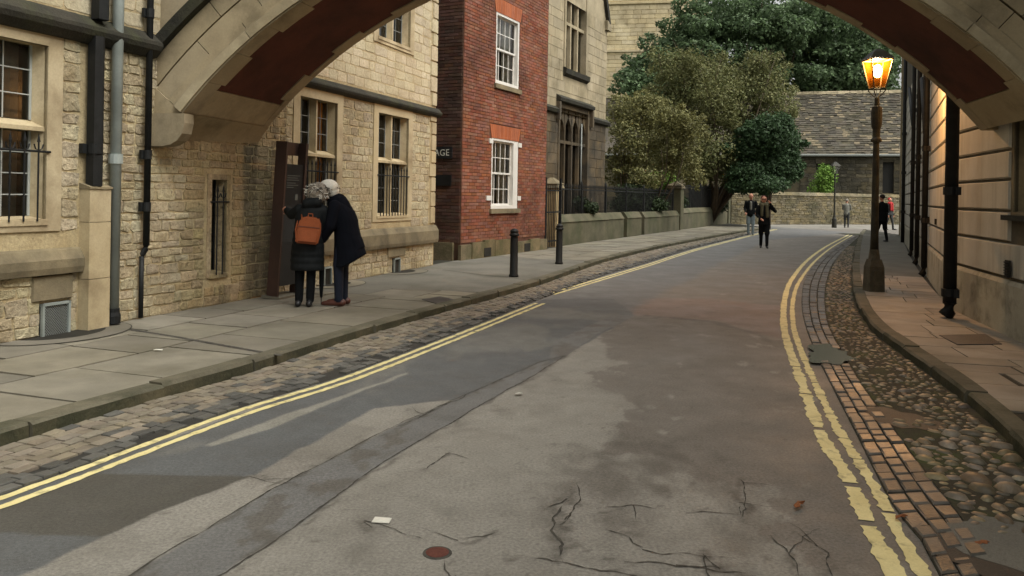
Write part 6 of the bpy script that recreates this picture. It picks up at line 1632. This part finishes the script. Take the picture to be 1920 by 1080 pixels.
# backpack is carried by her
bpk = empty('backpack', wp + Vector((.065, -.135, .80))); tag(bpk, 'orange tan leather backpack on the back of the quilted coat', 'backpack')
bpk.rotation_euler = (math.radians(-3), math.radians(5), math.radians(10))
bmx = bmesh.new()
prof = [(-.145, 0), (.125, -.0), (.15, .17), (.135, .29), (.09, .335), (-.06, .34), (-.115, .30), (-.145, .17)]
fa = bmx.faces.new([bmx.verts.new((x, 0, z)) for x, z in prof]); ex = bmesh.ops.extrude_face_region(bmx, geom=[fa])
bmesh.ops.translate(bmx, verts=[v for v in ex['geom'] if isinstance(v, bmesh.types.BMVert)], vec=(0, -.09, 0)); bmesh.ops.recalc_face_normals(bmx, faces=bmx.faces[:])
bmesh.ops.bevel(bmx, geom=[e for e in bmx.edges], offset=.018, segments=3, affect='EDGES')
me = bpy.data.meshes.new('bag_body'); bmx.to_mesh(me); bmx.free(); me.materials.append(M['orange_leather']); link('bag_body', me, bpk)
MB().tube([(-.03, -.03, .335), (-.025, -.03, .375), (.025, -.03, .375), (.03, -.03, .335)], .008, 6).build('handle', 'orange_leather', bpk)
for sx in (-.10, .10): MB().tube([(sx, .0, .30), (sx * 1.1, .05, .36), (sx * 1.25, .16, .36)], .013, 6).build('strap', 'orange_leather', bpk)
MB().tube([(-.143, -.02, .06), (-.165, .03, .16), (-.15, .08, .30)], .010, 6).build('strap', 'orange_leather', bpk)
MB().box(-.135, .135, -.097, -.088, .205, .212).build('seam', 'brown_leather', bpk)
MB().hexa([(-.10, -.115, .03), (.10, -.115, .03), (.10, -.085, .03), (-.10, -.085, .03)], [(-.095, -.108, .17), (.095, -.108, .17), (.095, -.085, .17), (-.095, -.085, .17)]).build('front_pocket', 'orange_leather', bpk)
# --- man leaning over
mp = G(642, 573, PZ); man = empty('person', mp); tag(man, 'white haired person in long dark coat leaning forward beside the quilted coat', 'person')
k = mp.y / F
P = []
for sx, sy, hx in ((-.035, -.06, .015), (-.01, .12, .03)):
    P += [('c', (sx, sy, .09), (sx - .01, sy, .50), .055, .068, 'navy_jean'), ('c', (sx - .01, sy, .50), (hx, sy * .8, .90), .072, .10, 'navy_jean')]
    P += shoe((sx + .05, sy, 0), (sx - .20, sy + .02, 0), 'brown_leather', .06)
P += [('c', (.02, .02, .92), (.0, .02, 1.12), .14, .155, 'navy_wool'), ('c', (.0, .02, 1.12), (-.085, .02, 1.30), .155, .14, 'navy_wool'), ('c', (-.10, .02, 1.32), (-.17, .02, 1.42), .062, .058, 'skin')]
P += head((-.215, .02, 1.47), .10, (-.85, .1, -.5), (0, 1, 0))
P += [('c', (-.09, -.14, 1.28), (-.13, -.17, 1.02), .062, .052, 'navy_wool'), ('c', (-.13, -.17, 1.02), (-.24, -.12, .84), .05, .036, 'navy_wool'), ('c', (-.09, .18, 1.28), (-.18, .2, 1.03), .062, .052, 'navy_wool'), ('c', (-.18, .2, 1.03), (-.27, .12, .88), .05, .036, 'navy_wool')]
P += hand((-.255, -.11, .82), (-.5, .2, -.6), spread=(0, 1, 0))
grow_body('body', P, man, .012, 3)
lf = [(.07, .02, .50, .205, .20), (.066, .02, .62, .19, .195), (.05, .02, .80, .17, .19), (.035, .02, .95, .16, .185), (.012, .02, 1.10, .165, .19), (-.03, .02, 1.21, .16, .195), (-.075, .02, 1.30, .12, .17), (-.12, .02, 1.37, .085, .10)]
# the back panel hangs lower in front and kicks out behind
lf2 = [(.16, .02, .66, .10, .15), (.12, .02, .80, .12, .165), (.07, .02, 1.0, .12, .17), (.03, .02, 1.15, .12, .17)]
ct = grow_body('coat', [('l', lf, 'navy_wool'), ('l', lf2, 'navy_wool'), ('c', (-.09, -.145, 1.27), (-.13, -.18, 1.02), .082, .07, 'navy_wool'), ('c', (-.13, -.18, 1.02), (-.235, -.125, .855), .066, .056, 'navy_wool'), ('c', (-.09, .185, 1.27), (-.18, .21, 1.03), .082, .07, 'navy_wool'), ('c', (-.18, .21, 1.03), (-.26, .13, .895), .066, .056, 'navy_wool'), ('c', (-.13, .02, 1.35), (-.15, .02, 1.385), .078, .072, 'navy_wool')], man, .012, 2)
# the hem rises towards the back
for v in ct.data.vertices:
    if v.co.z < .9:
        t = (.9 - v.co.z) / .4; v.co.z += max(0, v.co.x + .0) * .62 * t; v.co.x += .02 * t * (1 if v.co.x > 0 else 0)
hp = [('e', (-.20, .0, 1.515), (.125, .12, .10), 'white_hair'), ('e', (-.15, .02, 1.45), (.08, .10, .08), 'white_hair')]
for i in range(14):
    a = rng.uniform(0, 6.28); e = rng.uniform(.1, 1.3); hp.append(('e', (-.19 + .095 * math.cos(a) * math.cos(e), .02 + .095 * math.sin(a) * math.cos(e), 1.50 + .08 * math.sin(e)), (.03, .03, .024), 'white_hair'))
grow_body('hair', hp, man, .009, 2)
strands(man, (-.19, .02, 1.495), (.112, .112, .095), 240, ['white_hair', 'white_hair', 'grey_hair'], .035, 4)
# folded umbrella
up = G(602, 572, PZ); um = empty('umbrella', up); tag(um, 'black folded umbrella standing tip down between the two coats', 'umbrella')
MB().lathe([(.004, .0), (.006, .09), (.018, .11), (.030, .28), (.034, .46), (.028, .58), (.016, .62)], 12).build('canopy', 'black_cloth', um, smooth=True)
MB().tube([(0, 0, .6), (0, 0, .72)], .008, 8).build('shaft', 'iron', um)
MB().tube([(0, 0, .70), (0, 0, .76), (-.02, 0, .80), (-.05, 0, .80), (-.065, 0, .77)], .013, 8).build('handle', 'brown_leather', um, smooth=True)

def walker(label, p, h, spec):
    """standing or walking figure; spec gives clothes and pose, in units of body height"""
    o = empty('person', p); tag(o, label, 'person')
    H_ = h; f_ = Vector(spec['face']).normalized(); l = Vector((f_.y, -f_.x, 0)); S = lambda a, b, z: tuple(l * a * H_ + f_ * b * H_ + Vector((0, 0, z * H_)))
    P = []; tm, jm, sm_ = spec['trousers'], spec['jacket'], spec['shoes']
    for sg, st in ((-1, spec['stride']), (1, -spec['stride'])):
        kx = sg * .052; P += [('c', S(kx, st, .055), S(kx, st * .55 + .015, .28), .030 * H_, .036 * H_, tm), ('c', S(kx, st * .55 + .015, .28), S(sg * .05, 0, .5), .04 * H_ * spec.get('wide', 1), .055 * H_, tm)]
        P += shoe(S(kx, st - .02, 0), S(kx + sg * .012, st + .105, 0), sm_, .05)
    P += [('l', [(*S(0, 0, .46), .095 * H_, .07 * H_), (*S(0, 0, .55), .092 * H_, .068 * H_), (*S(0, 0, .68), .10 * H_, .072 * H_), (*S(0, 0, .78), .108 * H_, .068 * H_), (*S(0, 0, .825), .06 * H_, .05 * H_)], jm), ('c', S(0, 0, .81), S(0, .01, .87), .033 * H_, .03 * H_, 'skin')]
    hc = S(spec.get('tilt', 0), .012, .925)
    P += head(hc, .058 * H_, f_, l)
    for sg, k in ((-1, 'armL'), (1, 'armR')):
        e, w = spec[k]; sh = S(sg * .108, 0, .785); P += [('c', sh, S(*e), .036 * H_, .030 * H_, jm), ('c', S(*e), S(*w), .029 * H_, .022 * H_, jm)]
        dv = (Vector(S(*w)) - Vector(S(*e))).normalized(); P += hand(Vector(S(*w)) + dv * .02, dv, s=H_ / 1.7, spread=l)
    grow_body('body', P, o, .016, 3)
    face(o, hc, .058 * H_, f_, l, glasses=spec.get('glasses', False))
    if spec.get('hair'):
        c = Vector(hc); r = .058 * H_
        hp = [('e', c + Vector((0, 0, r * .42)) - f_ * r * .22, (r * .98, r * 1.0, r * .92), spec['hair'])]
        if spec.get('long'): hp += [('e', c - f_ * r * .5 + Vector((0, 0, -r * .3)), (r * .98, r * .62, r * 1.1), spec['hair'])]
        grow_body('hair', hp, o, .012, 2)
    if spec.get('scarf'):
        grow_body('scarf', [('c', S(-.06, .02, .83), S(.06, .02, .83), .045 * H_, .045 * H_, spec['scarf']), ('c', S(-.04, .07, .82), S(-.05, .08, .60), .032 * H_, .03 * H_, spec['scarf']), ('c', S(.045, .07, .82), S(.05, .08, .62), .03 * H_, .026 * H_, spec['scarf'])], o, .016, 2)
    if spec.get('hem'):
        grow_body('coat_skirt', [('l', [(*S(0, 0, spec['hem']), .12 * H_, .092 * H_), (*S(0, 0, .5), .112 * H_, .086 * H_), (*S(0, 0, .62), .102 * H_, .08 * H_)], jm)], o, .016, 2)
    if spec.get('front'):
        grow_body('shirt_front', [('c', S(0, .068, .62), S(0, .062, .78), .028 * H_, .03 * H_, spec['front'])], o, .016, 2)
    return o
down = ((-.13, 0, .62), (-.13, .05, .46)); downR = ((.13, 0, .62), (.13, .05, .46))
wk = G(1432, 465)
walker('person all in black walking up the road, one hand raised to the head', wk, 1.68, dict(face=(-wk.x * .8, -wk.y, 0), stride=.05, trousers='black_cloth', jacket='black_cloth', shoes='black_leather', hair='auburn_hair', long=True, scarf='olive_scarf', wide=1.25, hem=.44,
       armL=((-.20, .02, .70), (-.10, .07, .85)), armR=((.14, .02, .62), (.07, .14, .56)), glasses=True, tilt=.015))
mn = G(1407, 441)
walker('bald person in dark jacket and pale jeans standing behind the walker in black', mn, 1.82, dict(face=(-mn.x, -mn.y, 0), stride=.012, trousers='pale_jean', jacket='black_cloth', shoes='black_leather', armL=((-.14, 0, .64), (-.12, .1, .54)), armR=((.14, 0, .64), (.12, .1, .54)), front='grey_cloth', wide=1.15, hem=.5))
fp_ = G(1587, 427)
walker('distant person in grey top facing the far garden wall', fp_, 1.68, dict(face=(.35, .9, 0), stride=.02, trousers='dark_grey', jacket='grey_cloth', shoes='black_leather', hair='grey_hair', armL=((-.13, .05, .64), (-.08, .12, .62)), armR=((.13, .05, .64), (.08, .12, .6))))
bp_ = G(1653, 453, PZ)
walker('person in black partly hidden behind the lamp post on the right pavement', bp_, 1.72, dict(face=(-.3, .9, 0), stride=.09, trousers='black_cloth', jacket='black_cloth', shoes='black_leather', hair='dark_hair', armL=down, armR=downR, hem=.42, wide=1.2))
rp_ = G(1667, 431, PZ)
walker('distant person in red top and dark jacket near the end of the right pavement', rp_, 1.66, dict(face=(.5, -.8, 0), stride=.10, trousers='dark_grey', jacket='dark_grey', shoes='black_leather', hair='red_cloth', armL=down, armR=downR, scarf='red_cloth', front='red_cloth'))
print('objects', len(bpy.data.objects), 'tris', sum(len(m.loop_triangles) if m.loop_triangles else len(m.polygons) * 2 for m in bpy.data.meshes))
